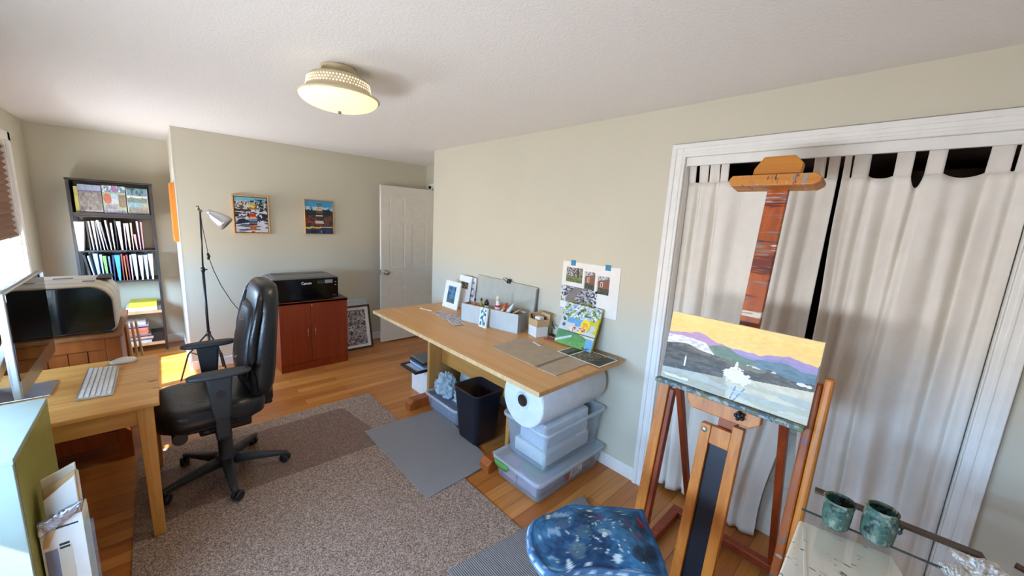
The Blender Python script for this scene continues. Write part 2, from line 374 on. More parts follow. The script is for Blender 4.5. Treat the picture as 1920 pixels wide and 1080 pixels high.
b.box(XL - .12, XL, y, YB2 + .1, 0, H)
struct(b, 'wall_left', M['wall'])
# windows
def portal(name, loc, rot, sx, sy):
    L = bpy.data.lights.new(name, 'AREA'); L.shape = 'RECTANGLE'; L.size = sx; L.size_y = sy; L.cycles.is_portal = True
    o = bpy.data.objects.new(name, L); COL.objects.link(o); o.location = loc; o.rotation_euler = rot
def mk_shade(a, c, poly, z1, sh, i, k_):
    lab = ('unseen brown pleated cellular shade lowered almost to the sill to block sun behind the computer', 'unseen brown pleated cellular shade lowered past the middle to block sun in the centre of the long window', 'brown pleated cellular shade half lowered in the far left window')[k_] if i == 0 else 'unseen brown pleated cellular shade set to block sun in the window beside the mint cabinet'
    T = thing('window_shade', lab, 'window shade', (XL - .02, (a + c) / 2, sh), 'window shades')
    part(B().prism(poly, 'xz', a + .02, c - .02), 'pleated_fabric', M['shade'], T)
    part(B().box(XL - .04, XL - .002, a + .015, c - .015, z1 - .035, z1 - .012), 'headrail', M['offwhite'], T, .003)
    part(B().box(XL - .04, XL - .004, a + .018, c - .018, sh - .022, sh), 'bottom_rail', M['shade'], T, .003)
for i, (a, c, z0, z1, sh) in enumerate(WIN):
    w = .07; b = B()
    b.box(XL, XL + .018, a - w, a, z0 - .02, z1 + w); b.box(XL, XL + .018, c, c + w, z0 - .02, z1 + w); b.box(XL, XL + .018, a - w, c + w, z1, z1 + w)
    b.box(XL, XL + .012, a - w, c + w, z0 - .1, z0 - .02)
    b.box(XL - .12, XL, a - .001, a + .012, z0, z1); b.box(XL - .12, XL, c - .012, c + .001, z0, z1); b.box(XL - .12, XL, a, c, z1 - .012, z1 + .001)
    f = struct(b, 'window_%d' % (i + 1), M['trim'], .003)
    struct(B().box(XL - .12, XL + .045, a - w - .015, c + w + .015, z0 - .022, z0 + .004), 'window_sill', M['trim'], .004, f)
    b = B(); zm = (z0 + z1) / 2
    nm = max(1, round((c - a) / .8)); step = (c - a - .024) / nm
    for q in range(nm):
        p0 = a + .012 + q * step; p1 = p0 + step; t = .042
        b.box(XL - .085, XL - .05, p0, p0 + t, z0, z1 - .012); b.box(XL - .085, XL - .05, p1 - t, p1, z0, z1 - .012)
        for zz in (z0, zm - t / 2, z1 - .012 - t): b.box(XL - .0845, XL - .0505, p0, p1, zz, zz + t)
    struct(b, 'window_sash', M['trim'], .003, f)
    struct(B().box(XL - .07, XL - .066, a + .02, c - .02, z0 + .01, z1 - .02), 'window_pane', M['glass'], 0, f)
    if sh:
        b = B(); n = int((z1 - .03 - sh) / .022); prof = []
        for q in range(n + 1):
            z = z1 - .03 - q * (z1 - .03 - sh) / n
            prof.append((XL - .008 if q % 2 else XL - .03, z))
        poly = prof + [(x - .014, z) for x, z in prof[::-1]]
        nu_ = 3 if i == 0 else 1
        for k_ in range(nu_):
            A0, C0 = a + (c - a) * k_ / nu_, a + (c - a) * (k_ + 1) / nu_
            sh_ = (1.0, 1.20, sh)[k_] if i == 0 else sh  # unseen near and centre shades, lowered to block direct sun
            n = int((z1 - .03 - sh_) / .022); pr_ = [(XL - .008 if q % 2 else XL - .03, z1 - .03 - q * (z1 - .03 - sh_) / n) for q in range(n + 1)]
            mk_shade(A0, C0, pr_ + [(x - .014, z) for x, z in pr_[::-1]], z1, sh_, i, k_)
    zt_ = (sh or z1) - .01; portal('window_skylight_%d' % (i + 1), (XL - .13, (a + c) / 2, (z0 + zt_) / 2), (0, -PI / 2, 0), zt_ - z0, c - a)
# baseboards
def base(name, x0, x1, y0, y1):
    struct(B().box(x0, x1, y0, y1, 0, .088), name, M['trim'], .004)
base('baseboard_back', XA, XR, YB - .014, YB)
base('baseboard_far', XL, XA, YB2 - .014, YB2)
base('baseboard_right', -.014, 0, JL, YC); base('baseboard_right_near', -.014, 0, YN, JR)
base('baseboard_left', XL, XL + .014, YN, YB2); base('baseboard_alcove', XA - .014, XA, YB, YB2)
struct(B().box(XA - .0015, XA + .006, YB - .0015, YB + .01, .088, H), 'sunlit_corner_edge', M['trim'])  # white strip paints in the sunlit edge of the return wall
# closet casing, moulded: stepped boards
b = B()
for d, w0, w1 in ((.018, 0, 1), (.024, 0, .35), (.021, .6, .8)):
    def cas(p0, p1): return p0 + (p1 - p0) * w0, p0 + (p1 - p0) * w1
    a0, a1 = cas(JL, IL); b.box(-d, 0.0, min(a0, a1), max(a0, a1), 0, HT)
    a0, a1 = cas(JR, IR); b.box(-d, 0.0, min(a0, a1), max(a0, a1), 0, HT)
    a0, a1 = cas(HT, IT); b.box(-d - .0006, 0.0, JR, JL, min(a0, a1), max(a0, a1))
struct(b, 'trim_1', M['trim'], .003)
b = B().box(0, .1, IL - .004, IL, 0, IT).box(0, .1, IR, IR + .004, 0, IT).box(.0, .018, IR, IL, 1.932, IT)
struct(b, 'trim_2', M['trim'], .002)
# closet interior
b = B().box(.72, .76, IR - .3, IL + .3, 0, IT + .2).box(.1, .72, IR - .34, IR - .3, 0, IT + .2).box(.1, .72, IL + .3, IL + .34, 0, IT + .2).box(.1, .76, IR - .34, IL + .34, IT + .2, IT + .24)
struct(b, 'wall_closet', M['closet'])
# door: open, parallel to the back wall
b = B(); x0, x1, y0, z0, z1 = -.155, .556, 4.40, .012, 1.93; th = .036
b.box(x0, x1, y0 - th + .006, y0, z0, z1)
W = x1 - x0; st = .105; mid = .095; rails = [(z0, .22), (.80, .95), (1.49, 1.58), (1.80, z1)]
cols = [(x0, x0 + st), ((x0 + x1) / 2 - mid / 2, (x0 + x1) / 2 + mid / 2), (x1 - st, x1)]
for a, c in cols: b.box(a, c, y0 - th, y0 - th + .009, z0, z1)
for a, c in rails: b.box(x0, x1, y0 - th + .0002, y0 - th + .009, a, c)
for i in range(2):
    for j in range(3):
        xa = cols[i][1] + .022; xb = cols[i + 1][0] - .022; za = rails[j][1] + .022; zb = rails[j + 1][0] - .022
        b.hexa([(xa - .012, y0 - th + .0035, za - .012), (xb + .012, y0 - th + .0035, za - .012), (xb + .012, y0 - th + .012, za - .012), (xa - .012, y0 - th + .012, za - .012)],
               [(xa - .012, y0 - th + .0035, zb + .012), (xb + .012, y0 - th + .0035, zb + .012), (xb + .012, y0 - th + .012, zb + .012), (xa - .012, y0 - th + .012, zb + .012)])
        b.box(xa, xb, y0 - th + .0015, y0 - th + .01, za, zb)
D = struct(b, 'door_1', M['doorp'], .003)
q = Vector((0, -1, 0)).to_track_quat('Z', 'Y')
struct(B().lathe([(.028, 0), (.028, .004), (.012, .008), (.011, .028), (.024, .036), (.029, .05), (.024, .062), (.004, .066)], (x0 + .055, y0 - th, .895), 24, q), 'door_knob', M['nickel'], 0, D)
struct(B().box(x0 - .0015, x0 + .001, y0 - th + .006, y0 - .006, .865, .925), 'latch_plate', M['nickel'], 0, D)
b = B()
for z in (.2, 1.0, 1.72): b.cyl((x1 + .006, y0 - .04, z), (x1 + .006, y0 - .04, z + .08), .006)
struct(b, 'door_hinge', M['nickel'], 0, D)
struct(B().box(XR - .016, XR, 4.42, 4.49, 0, 1.99).box(XR - .016, XR, 3.56, 4.49, 1.95, 2.02), 'trim_3', M['trim'], .003)
# ceiling lamp
cx, cy = -1.425, 1.965
T = thing('ceiling_lamp', 'flush ceiling lamp with pierced cream band and glowing glass bowl', 'ceiling lamp', (cx, cy, H))
part(B().lathe([(.001, H), (.078, H), (.078, H - .012), (.066, H - .03), (.05, H - .045), (.05, H - .06), (.001, H - .06)], (cx, cy, 0), 36), 'ceiling_canopy', M['cream'], T)
zb = 2.118; RR = .178
part(B().lathe([(.10, H - .045), (.125, H - .047), (.132, H - .058), (.140, zb + .03), (.145, zb + .018), (.160, zb + .010), (RR, zb + .002), (RR + .003, zb - .002), (RR, zb - .006), (RR - .012, zb - .002), (.138, zb + .012), (.128, H - .062), (.10, H - .05)], (cx, cy, 0), 64), 'pierced_band', M['cream'], T)
b = B(); rnd = random.Random(3)
for i in range(64):
    for j in range(3):
        t = 2 * PI * (i + .5 * (j % 2)) / 64; z = zb + .036 + j * .0125; r = .1398 - j * .0022 + .0006
        rr = .0032 if rnd.random() > .3 else .0022
        n = Vector((math.cos(t), math.sin(t), .18)).normalized(); p = Vector((cx + r * math.cos(t), cy + r * math.sin(t), z))
        b.cyl(p - n * .001, p + n * .0006, rr, n=6, smooth=False)
o = part(b, 'pierced_holes', M['dots'], T); o['kind'] = 'stuff'
part(B().lathe([(.001, zb - .06)] + [(RR * .965 * math.sin(a), zb - .004 - .056 * math.cos(a)) for a in [PI / 2 * i / 12 for i in range(1, 13)]] + [(RR * .9, zb + .002), (.001, zb + .002)], (cx, cy, 0), 56), 'glass_bowl', M['bowl'], T)
part(B().lathe([(.001, zb - .074), (.007, zb - .072), (.009, zb - .066), (.005, zb - .058), (.001, zb - .057)], (cx, cy, 0), 16), 'finial', M['nickel'], T)
# rugs and mats
solo(B().box(-2.30, -.83, .3, 3.12, 0, .009), 'area_rug', M['rug'], 'large brown flecked low pile rug under the office chair', 'rug', None, .003)
poly = [(-2.22, 2.32), (-2.1, 2.36), (-1.05, 2.33), (-1.02, 2.38), (-1.10, 2.95), (-1.13, 2.985), (-2.05, 2.98), (-2.09, 2.95), (-2.10, 2.86), (-2.13, 2.83), (-2.29, 2.83), (-2.30, 2.32)]
solo(B().prism(poly, 'xy', .0095, .0125), 'chair_mat', M['clearmat'], 'clear plastic chair mat lying on the brown rug', 'chair mat', None)
b = B().hexa([(-1.10, 1.655, .0095), (-.60, 1.675, .0095), (-.50, 2.50, .0095), (-1.105, 2.535, .0095)], [(-1.10, 1.655, .0165), (-.60, 1.675, .0165), (-.50, 2.50, .0165), (-1.105, 2.535, .0165)])
solo(b, 'floor_mat', M['ribmat'], 'grey ribbed floor mat in front of the navy waste bin', 'mat', None, .002)
b = B().hexa([(-1.24, .3, .0095), (-.72, .3, .0095), (-.385, 1.10, .0095), (-1.26, 1.205, .0095)], [(-1.24, .3, .0165), (-.72, .3, .0165), (-.385, 1.10, .0165), (-1.26, 1.205, .0165)])
solo(b, 'floor_mat', M['ribmat2'], 'dark grey ribbed floor mat partly hidden under the denim covered stool', 'mat', None, .002)
# ------------------------------------------------------------------ desk, computer, chest, printer
T = thing('writing_desk', 'small golden pine desk with square tapering legs', 'desk', (-2.53, 2.6, 0))
dx0, dx1, dy0, dy1, dz = -2.90, -2.155, 2.215, 2.965, .70
part(B().box(dx0, dx1, dy0, dy1, dz - .022, dz), 'desk_top', M['pine'], T, .005)
b = B(); a = .035
b.box(dx0 + a, dx1 - a, dy0 + a, dy0 + a + .02, dz - .105, dz - .022); part(b, 'apron', M['pine'], T, .002)
part(B().box(dx0 + a, dx1 - a, dy1 - a - .02, dy1 - a, dz - .105, dz - .022), 'apron', M['pine'], T, .002)
part(B().box(dx1 - a - .02, dx1 - a, dy0 + a + .02, dy1 - a - .02, dz - .105, dz - .022), 'apron', M['pine'], T, .002)
for px, py in ((dx1 - .05, dy0 + .05), (dx0 + .05, dy0 + .05), (dx1 - .05, dy1 - .05), (dx0 + .05, dy1 - .05)):
    t, u = .028, .021
    zf = .0126 if px > -2.3 else 0
    if px > -2.3 and py > 2.8: zf = .0126
    part(B().hexa([(px - u, py - u, zf), (px + u, py - u, zf), (px + u, py + u, zf), (px - u, py + u, zf)], [(px - t, py - t, dz - .0222), (px + t, py - t, dz - .0222), (px + t, py + t, dz - .0222), (px - t, py + t, dz - .0222)]), 'leg', M['pineleg'], T, .003)
# all-in-one computer, seen almost edge on
T = thing('desktop_computer', 'aluminium all in one computer with black mirror screen on the pine desk', 'computer', (-2.6, 2.645, dz))
sx = -2.54; y0, y1 = 2.305, 2.985; z0, z1 = .787, 1.215
part(B().rings([[(sx - .002, y, z) for y, z in ((y0, z0), (y1, z0), (y1, z1), (y0, z1))], [(sx - .022, y, z) for y, z in ((y0, z0), (y1, z0), (y1, z1), (y0, z1))],
                [(sx - .05, y, z) for y, z in ((y0 + .12, z0 + .06), (y1 - .12, z0 + .06), (y1 - .12, z1 - .08), (y0 + .12, z1 - .08))]], True, False), 'case', M['alu'], T, .004)
part(B().box(sx - .002, sx + .0005, y0 + .006, y1 - .006, z0 + .074, z1 - .006), 'screen', M['screen'], T)
part(B().box(sx - .002, sx + .0004, y0 + .004, y1 - .004, z0 + .003, z0 + .0735), 'chin', M['chin'], T)
yc = (y0 + y1) / 2
part(B().box(sx - .17, sx + .03, yc - .10, yc + .10, dz + .0003, dz + .006), 'stand_foot', M['alu'], T, .003)
part(B().hexa([(sx - .165, yc - .1, dz + .006), (sx - .15, yc - .1, dz + .006), (sx - .15, yc + .1, dz + .006), (sx - .165, yc + .1, dz + .006)], [(sx - .07, yc - .1, .98), (sx - .045, yc - .1, .98), (sx - .045, yc + .1, .98), (sx - .07, yc + .1, .98)]), 'stand_neck', M['alu'], T, .003)
# keyboard
T = thing('keyboard', 'slim white keyboard with aluminium tray on the pine desk', 'keyboard', (-2.365, 2.62, dz), rz=0)
kx0, kx1, ky0, ky1 = -.057, .057, -.215, .215
part(B().hexa([(kx0, ky0, .0005), (kx1, ky0, .0005), (kx1, ky1, .0005), (kx0, ky1, .0005)], [(kx0, ky0, .013), (kx1, ky0, .005), (kx1, ky1, .005), (kx0, ky1, .013)]), 'tray', M['alu'], T, .002, local=True)
for r in range(6):
    n = 14 if r != 5 else 10
    for c in range(n):
        w = (ky1 - ky0 - .012) / n; ya = ky0 + .006 + c * w; xr = kx0 + .006 + r * .0172; zt = .0125 - (xr - kx0) * .07
        wy = w - .0035
        part(B().hexa([(xr, ya, zt), (xr + .0145, ya, zt - .001), (xr + .0145, ya + wy, zt - .001), (xr, ya + wy, zt)], [(xr + .001, ya + .001, zt + .0032), (xr + .0135, ya + .001, zt + .0022), (xr + .0135, ya + wy - .001, zt + .0022), (xr + .001, ya + wy - .001, zt + .0032)]), 'key', M['whitepl'], T, local=True)
T = thing('computer_mouse', 'white computer mouse beyond the keyboard on the pine desk', 'mouse', (-2.295, 2.885, dz))
part(B().sell([((0, 0, .0005), (.05, 0, 0), (0, .028, 0), 2.6), ((0, 0, .012), (.056, 0, 0), (0, .032, 0), 2.5), ((.003, 0, .022), (.044, 0, 0), (0, .026, 0), 2.4), ((.005, 0, .028), (.024, 0, 0), (0, .014, 0), 2.2)], 24), 'mouse_shell', M['whitepl'], T, local=True)
part(B().box(-.05, -.0, -.0008, .0008, .018, .0265), 'button_seam', M['greypl'], T, local=True)
# pine chest behind the desk
T = thing('pine_chest', 'orange brown panelled pine chest under the rounded printer', 'chest', (-2.6, 3.47, 0))
cx0, cx1, cy0, cy1, cz = -2.90, -2.30, 3.13, 3.80, .81
part(B().box(cx0, cx1, cy0, cy1, cz - .022, cz), 'chest_top', M['pinedark'], T, .003)
b = B(); fx0, fx1, fy = cx0 + .015, cx1 - .015, cy0 + .015
for px in (fx0, fx1 - .06):
    for py in (fy, cy1 - .06):
        part(B().box(px, px + .06, py, py + .045, 0, cz - .0225), 'corner_post', M['pineorange'], T, .003)
b = B().box(fx0 + .0602, fx1 - .0602, fy + .004, fy + .03, cz - .095, cz - .0225)
part(B().box(fx0 + .0602, fx1 - .0602, fy + .004, fy + .03, .11, .19), 'front_rail', M['pineorange'], T, .003)
part(b, 'front_rail', M['pineorange'], T, .003)
n = 6; w = (fx1 - fx0 - .1204) / n; b = B()
for i in range(n): b.box(fx0 + .0602 + i * w + .0012, fx0 + .0602 + (i + 1) * w - .0012, fy + .012, fy + .026, .1902, cz - .0952)
part(b, 'panel_boards', M['pineorange'], T, .003)
part(B().box(fx1 - .03, fx1 - .012, fy + .046, cy1 - .0602, .11, cz - .0225), 'side_panel', M['pineorange'], T)
part(B().box(fx0 + .02, fx1 - .031, cy1 - .03, cy1 - .02, .11, cz - .0225).box(fx0 + .02, fx1 - .031, fy + .05, cy1 - .031, .11, .13), 'back_panel', M['pineorange'], T)
# three pale wooden boards leaning beside the chest
for i, (xo, ln, lab) in enumerate(((-2.268, .0, 'pale wood board leaning nearest the pine chest, first of three'), (-2.252, .012, 'pale wood board in the middle of the three leaning beside the pine chest'), (-2.236, .024, 'pale wood board outermost of the three leaning beside the pine chest'))):
    t = .010
    b = B().hexa([(xo + ln, 3.25 + i * .10, 0), (xo + ln + t, 3.25 + i * .10, 0), (xo + ln + t, 3.31 + i * .10, 0), (xo + ln, 3.31 + i * .10, 0)], [(xo - .024, 3.25 + i * .10, .83 - i * .02), (xo - .024 + t, 3.25 + i * .10, .83 - i * .02), (xo - .024 + t, 3.31 + i * .10, .83 - i * .02), (xo - .024, 3.31 + i * .10, .83 - i * .02)])
    solo(b, 'wood_board', M['palewood'], lab, 'board', 'pale boards beside the chest', .002)
# large rounded printer on the chest
T = thing('large_printer', 'large cream printer with rounded shell and black end on the pine chest', 'printer', (-2.6, 3.36, cz))
def rr(x0, x1, z0, z1, r, rb, n=9):
    p = [(x0 + rb, z0), (x1 - rb, z0)]
    if rb > .001: p = [(x0, z0), (x1 - rb, z0), (x1, z0 + rb)]
    else: p = [(x0, z0), (x1, z0)]
    for i in range(n + 1): a_ = PI / 2 * i / n; p.append((x1 - r + r * math.cos(a_), z1 - r + r * math.sin(a_)))
    for i in range(n + 1): a_ = PI / 2 * i / n; p.append((x0 + r - r * math.sin(a_), z1 - r + r * math.cos(a_)))
    return p
part(B().prism(rr(-2.86, -2.318, cz + .012, 1.098, .10, .02), 'xz', 3.165, 3.60), 'shell', M['offwhite'], T, .006)
part(B().prism(rr(-2.852, -2.327, cz + .018, 1.089, .095, .018), 'xz', 3.148, 3.166), 'end_panel', M['gloss'], T, .004)
b = B()
for yy in (3.27, 3.42):
    pr = rr(-2.8605, -2.3175, cz + .012, 1.0985, .10, .02); pr2 = rr(-2.855, -2.323, cz + .017, 1.093, .096, .02)
    b.rings([[(x, yy, z) for x, z in pr], [(x, yy + .0025, z) for x, z in pr]], True, False)
part(b, 'shell_seam', M['greypl'], T)
for q_ in ((-2.45, -2.40, 3.31, 3.36, 1.0975, 1.0992), (-2.58, -2.50, 3.46, 3.50, 1.0975, 1.0992)): part(B().box(*q_), 'top_label', M['greypl'], T)
part(B().box(-2.40, -2.336, 3.40, 3.59, 1.0935, 1.106), 'lid_catch', M['blackpl2'], T, .003)
for xx in (-2.84, -2.38):
    for yy in (3.17, 3.53): part(B().box(xx, xx + .04, yy, yy + .05, cz, cz + .012), 'rubber_foot', M['blackpl'], T)
# mint cabinet at the left edge
T = thing('mint_cabinet', 'pale mint cabinet with olive green side at the left edge', 'cabinet', (-2.68, 1.865, 0))
mx0, mx1, my0, my1, mz = -2.905, -2.449, 1.632, 2.10, .85
part(B().box(mx0, mx1 - .016, my0 + .016, my1, 0, mz - .0165), 'carcass', M['olive'], T)
part(B().box(mx0, mx1, my0, my1 + .002, mz - .016, mz), 'cabinet_top', M['mint'], T, .0015)
part(B().box(mx0, mx1 - .002, my0, my0 + .0158, .0, mz - .0162), 'front_panel', M['mint'], T, .0015)
part(B().box(mx1 - .0158, mx1 - .0005, my0 + .0162, my1, .0, mz - .0162), 'side_panel', M['olive'], T, .0012)
# mailers and envelopes standing on the floor against the olive side
def slab(y, x0, x1, z0, z1, t=.012, lean=.0, skew=0.0):
    return B().hexa([(x0, y, z0), (x1, y, z0), (x1, y + t, z0), (x0, y + t, z0)], [(x0 + skew * .2, y + lean, z1 - skew), (x1, y + lean, z1), (x1, y + lean + t, z1), (x0 + skew * .2, y + lean + t, z1 - skew)])
mg = 'mailers beside the mint cabinet'
T = thing('mailer_rack', 'white card rack holding mailers beside the olive cabinet side', 'rack', (-2.40, 1.75, 0))
part(B().box(-2.443, -2.352, 1.70, 1.703, 0.0, .585), 'front_card', M['paper'], T)
part(B().box(-2.443, -2.352, 1.80, 1.804, 0.0, .55), 'back_card', M['paper'], T)
part(B().box(-2.443, -2.352, 1.703, 1.80, 0.0, .004), 'rack_floor', M['paper'], T)
part(B().box(-2.356, -2.352, 1.7032, 1.7998, 0.004, .57), 'side_card', M['paper'], T)
part(B().box(-2.438, -2.412, 1.6985, 1.7002, .25, .485), 'blue_panel', M['bluegrey'], T)
part(B().box(-2.409, -2.383, 1.6988, 1.7002, .25, .487), 'pale_panel', M['offwhite'], T)
for zz in (.495, .483):
    part(B().box(-2.407, -2.386, 1.698, 1.7003, zz - .0035, zz + .0035), 'printed_line', M['ink'], T)
part(B().box(-2.415, -2.362, 1.6985, 1.7002, .553, .558), 'printed_line', M['ink'], T)
part(B().prism([(-2.440, .50), (-2.428, .50), (-2.402, .575), (-2.420, .582)], 'xz', 1.6965, 1.6999), 'tan_strip', M['kraft'], T)
items = [(1.717, M['paper'], .705, 'white printed mailer at the front of the card rack', .06), (1.733, M['kraft'], .715, 'tan padded mailer standing behind the front white mailer', .05), (1.748, M['offwhite'], .735, 'cream envelope standing tallest in the card rack', .035),
         (1.762, M['bubble'], .70, 'grey bubble mailer toward the back of the card rack', .03), (1.776, M['paper'], .69, 'plain white envelope at the back of the card rack', .02)]
for y, m_, zt, lab, sk in items:
    solo(slab(y, -2.441, -2.358, .0045, zt, .010, .008, sk), 'mailer', m_, lab, 'mailer', mg, .003)
b = B(); J = np.random.RandomState(5).rand(13, 15)
b.grid(lambda u, v: (-2.441 + .083 * u, 1.7085, .0045 + .58 * v + .03 * u * v), 14, 2, True)
b.grid(lambda u, v: (-2.441 + .083 * u + .012 * u * math.sin(PI * v), 1.7085 - .018 * v - .010 * J[int(v * 12), int(u * 14)] * min(1, v * 4) - .008 * math.sin(PI * v), .5845 + .03 * u + .03 * math.sin(v * 2.2) - (.012 + .05 * (1 - u * .6)) * v * v - .006 * J[int(v * 12), int(u * 14)]), 14, 12, True)
solo(b, 'mailer', M['silverwrap'], 'shiny silver bubble mailer folded over the front of the card rack', 'mailer', mg, 0, thick=.003)
b = B().box(-2.347, -2.3445, 1.70, 1.76, 0, .55).box(-2.3475, -2.330, 1.6985, 1.701, 0, .55)
solo(b, 'acrylic_sheet', M['acrylic'], 'clear bent acrylic sheet standing beside the card rack', 'acrylic sheet', None)

# ------------------------------------------------------------------ office chair
T = thing('office_chair', 'high backed black leather office chair on five castors', 'chair', (-1.905, 2.59, 0))
hx, hy = -1.905, 2.59; z0 = .0127
part(B().lathe([(.001, .33), (.026, .33), (.026, .30), (.036, .30), (.036, .14), (.052, .13), (.056, .085), (.04, .07), (.001, .07)], (hx, hy, 0), 24), 'gas_column', M['blackpl'], T)
for k_, ang in enumerate((126, 54, -18, -90, -162)):
    a = math.radians(ang); c, s = math.cos(a), math.sin(a); R = .305
    def P(r, w, z): return (hx + c * r - s * w, hy + s * r + c * w, z)
    secs = []
    for r, hw, zt, zb_ in ((.03, .032, .132, .075), (.12, .027, .122, .075), (.22, .021, .103, .07), (.285, .018, .09, .066), (.312, .012, .084, .066)):
        secs.append((P(r, 0, (zt + zb_) / 2), (-s * hw, c * hw, 0), (0, 0, (zt - zb_) / 2), 3.2))
    lg = part(B().sell(secs, 20), 'base_leg', M['blackpl2'], T)
    px, py = hx + c * .295, hy + s * .295
    ca = a + (0.9, -.5, 1.1, .7, -.8)[k_]; ax = Vector((math.cos(ca), math.sin(ca), 0)); q = ax.to_track_quat('Z', 'Y'); cc = Vector((px - .012 * s, py + .012 * c, z0 + .026))
    w = B()
    for sgn in (-1, 1): w.lathe([(.001, 0), (.02, 0), (.026, .004), (.026, .016), (.02, .02), (.001, .02)], cc + ax * (.003 if sgn > 0 else -.023), 20, q)
    w.cyl(cc + Vector((0, 0, .006)), cc + Vector((0, 0, .046)), .007, n=10); w.cyl(cc - ax * .004, cc + ax * .004, .008, n=10)
    part(w, 'castor', M['blackpl'], T)
# seat
sx0, sx1, sy0, sy1 = -2.20, -1.71, 2.345, 2.845
cxs, cys = (sx0 + sx1) / 2, (sy0 + sy1) / 2
secs = []
for z, e in ((.435, .9), (.45, .985), (.485, 1.0), (.52, .985), (.542, .93), (.553, .80), (.556, .5)):
    secs.append(((cxs, cys, z), ((sx1 - sx0) / 2 * e, 0, 0), (0, (sy1 - sy0) / 2 * e, 0), 4.2))
st_ = part(B().sell(secs, 44), 'seat', M['leather'], T)
def seam(pts, nm='seat_seam', par=None): return part(B().tube(pts, .0022, 6), nm, M['stitch'], par or T)
seam([(-2.07, 2.44, .554), (-2.01, 2.455, .557), (-1.98, 2.44, .556), (-1.965, 2.40, .550)], par=st_)
seam([(-2.07, 2.75, .554), (-2.01, 2.735, .557), (-1.98, 2.75, .556), (-1.965, 2.79, .550)], par=st_)
part(B().sell([((cxs, cys, .405), ((sx1 - sx0) / 2 * .8, 0, 0), (0, .19, 0), 4), ((cxs, cys, .436), ((sx1 - sx0) / 2 * .93, 0, 0), (0, .225, 0), 4)], 28), 'seat_pan', M['blackpl'], T)
b = B().box(-2.02, -1.78, 2.49, 2.69, .33, .406); part(b, 'tilt_mechanism', M['blackpl'], T, .012)
b = B().cyl((-1.98, 2.42, .40), (-1.98, 2.50, .385), .012, n=10).sphere((-1.985, 2.40, .402), (.035, .02, .018)); part(b, 'tilt_lever', M['blackpl'], T)
part(B().cyl((-2.1, 2.40, .395), (-2.1, 2.56, .395), .032, n=16), 'tension_knob', M['blackpl'], T)
# back: loft up its height
secs = []; rows = [(.52, -1.735, .045, .16), (.54, -1.735, .062, .20), (.60, -1.728, .072, .222), (.70, -1.722, .078, .232), (.82, -1.71, .074, .236), (.94, -1.694, .068, .232), (1.04, -1.68, .064, .222), (1.11, -1.672, .060, .20), (1.15, -1.668, .052, .17), (1.168, -1.668, .036, .13), (1.174, -1.668, .014, .07)]
for z, xc, hx_, hy_ in rows: secs.append(((xc, cys, z), (hx_, 0, 0), (0, hy_, 0), 3.0))
bk = part(B().sell(secs, 40), 'backrest', M['leather'], T)
rows = [(.60, -1.792, .03, .12), (.63, -1.792, .04, .15), (.72, -1.79, .045, .165), (.84, -1.775, .042, .165), (.95, -1.752, .038, .15), (1.02, -1.738, .034, .12), (1.05, -1.732, .024, .08)]
part(B().sell([((xc, cys, z), (hx_, 0, 0), (0, hy_, 0), 2.4) for z, xc, hx_, hy_ in rows], 28), 'lumbar_cushion', M['leather2'], bk)
for sgn in (-1, 1):
    yy = cys + sgn * .218
    rows = [(.56, -1.78), (.66, -1.79), (.76, -1.788), (.88, -1.772), (1.0, -1.748), (1.08, -1.728), (1.135, -1.71)]
    part(B().tube([(x + .008, cys + sgn * (.215 if z < 1.05 else .19 if z < 1.1 else .155), z) for z, x in rows], [.014, .02, .022, .022, .02, .018, .01], 10), 'side_bolster', M['leather'], bk)
part(B().tube([(-1.770, cys - .10, .985), (-1.786, cys - .06, .955), (-1.790, cys, .945), (-1.786, cys + .06, .955), (-1.770, cys + .10, .985)], .0022, 6), 'back_seam', M['stitch'], bk)
part(B().tube([(-1.806, cys - .11, .80), (-1.830, cys - .06, .745), (-1.834, cys, .725), (-1.830, cys + .06, .745), (-1.806, cys + .11, .80)], .0022, 6), 'back_seam', M['stitch'], bk)
b = B().box(-1.72, -1.655, 2.555, 2.635, .425, .56).box(-1.80, -1.66, 2.555, 2.635, .40, .43); part(b, 'back_bracket', M['blackpl'], T, .012)
for sgn in (-1, 1):
    ya = cys + sgn * .285
    zt = .745
    pad = [((-1.925 + d_, ya, zt - .018 + dz_), (hw_, 0, 0), (0, hy_, 0), 2.6) for d_, dz_, hw_, hy_ in ((0, 0, .118, .036), (0, .006, .132, .045), (0, .016, .135, .046), (.002, .024, .128, .04), (.004, .028, .10, .026))]
    part(B().sell(pad, 32), 'armrest_pad', M['blackpl2'], T)
    b = B().hexa([(-1.965, ya - .02, .50), (-1.895, ya - .02, .50), (-1.895, ya + .02, .50), (-1.965, ya + .02, .50)], [(-1.985, ya - .022, zt - .017), (-1.875, ya - .022, zt - .017), (-1.875, ya + .022, zt - .017), (-1.985, ya + .022, zt - .017)])
    part(b, 'armrest_sleeve', M['blackpl2'], T, .01)
    b = B().box(-1.96, -1.90, ya - .014, ya + .014, .39, .502).hexa([(-1.96, min(ya, ya - sgn * .10), .375), (-1.90, min(ya, ya - sgn * .10), .375), (-1.90, max(ya, ya - sgn * .10), .375), (-1.96, max(ya, ya - sgn * .10), .375)], [(-1.96, min(ya, ya - sgn * .10), .398), (-1.90, min(ya, ya - sgn * .10), .398), (-1.90, max(ya, ya - sgn * .10), .398), (-1.96, max(ya, ya - sgn * .10), .398)])
    part(b, 'armrest_post', M['blackpl'], T, .006)
    part(B().cyl((-1.93, ya - .024 if sgn < 0 else ya + .024, .64), (-1.93, ya - .02 if sgn < 0 else ya + .02, .64), .02, n=20), 'armrest_button', M['blackpl'], T)

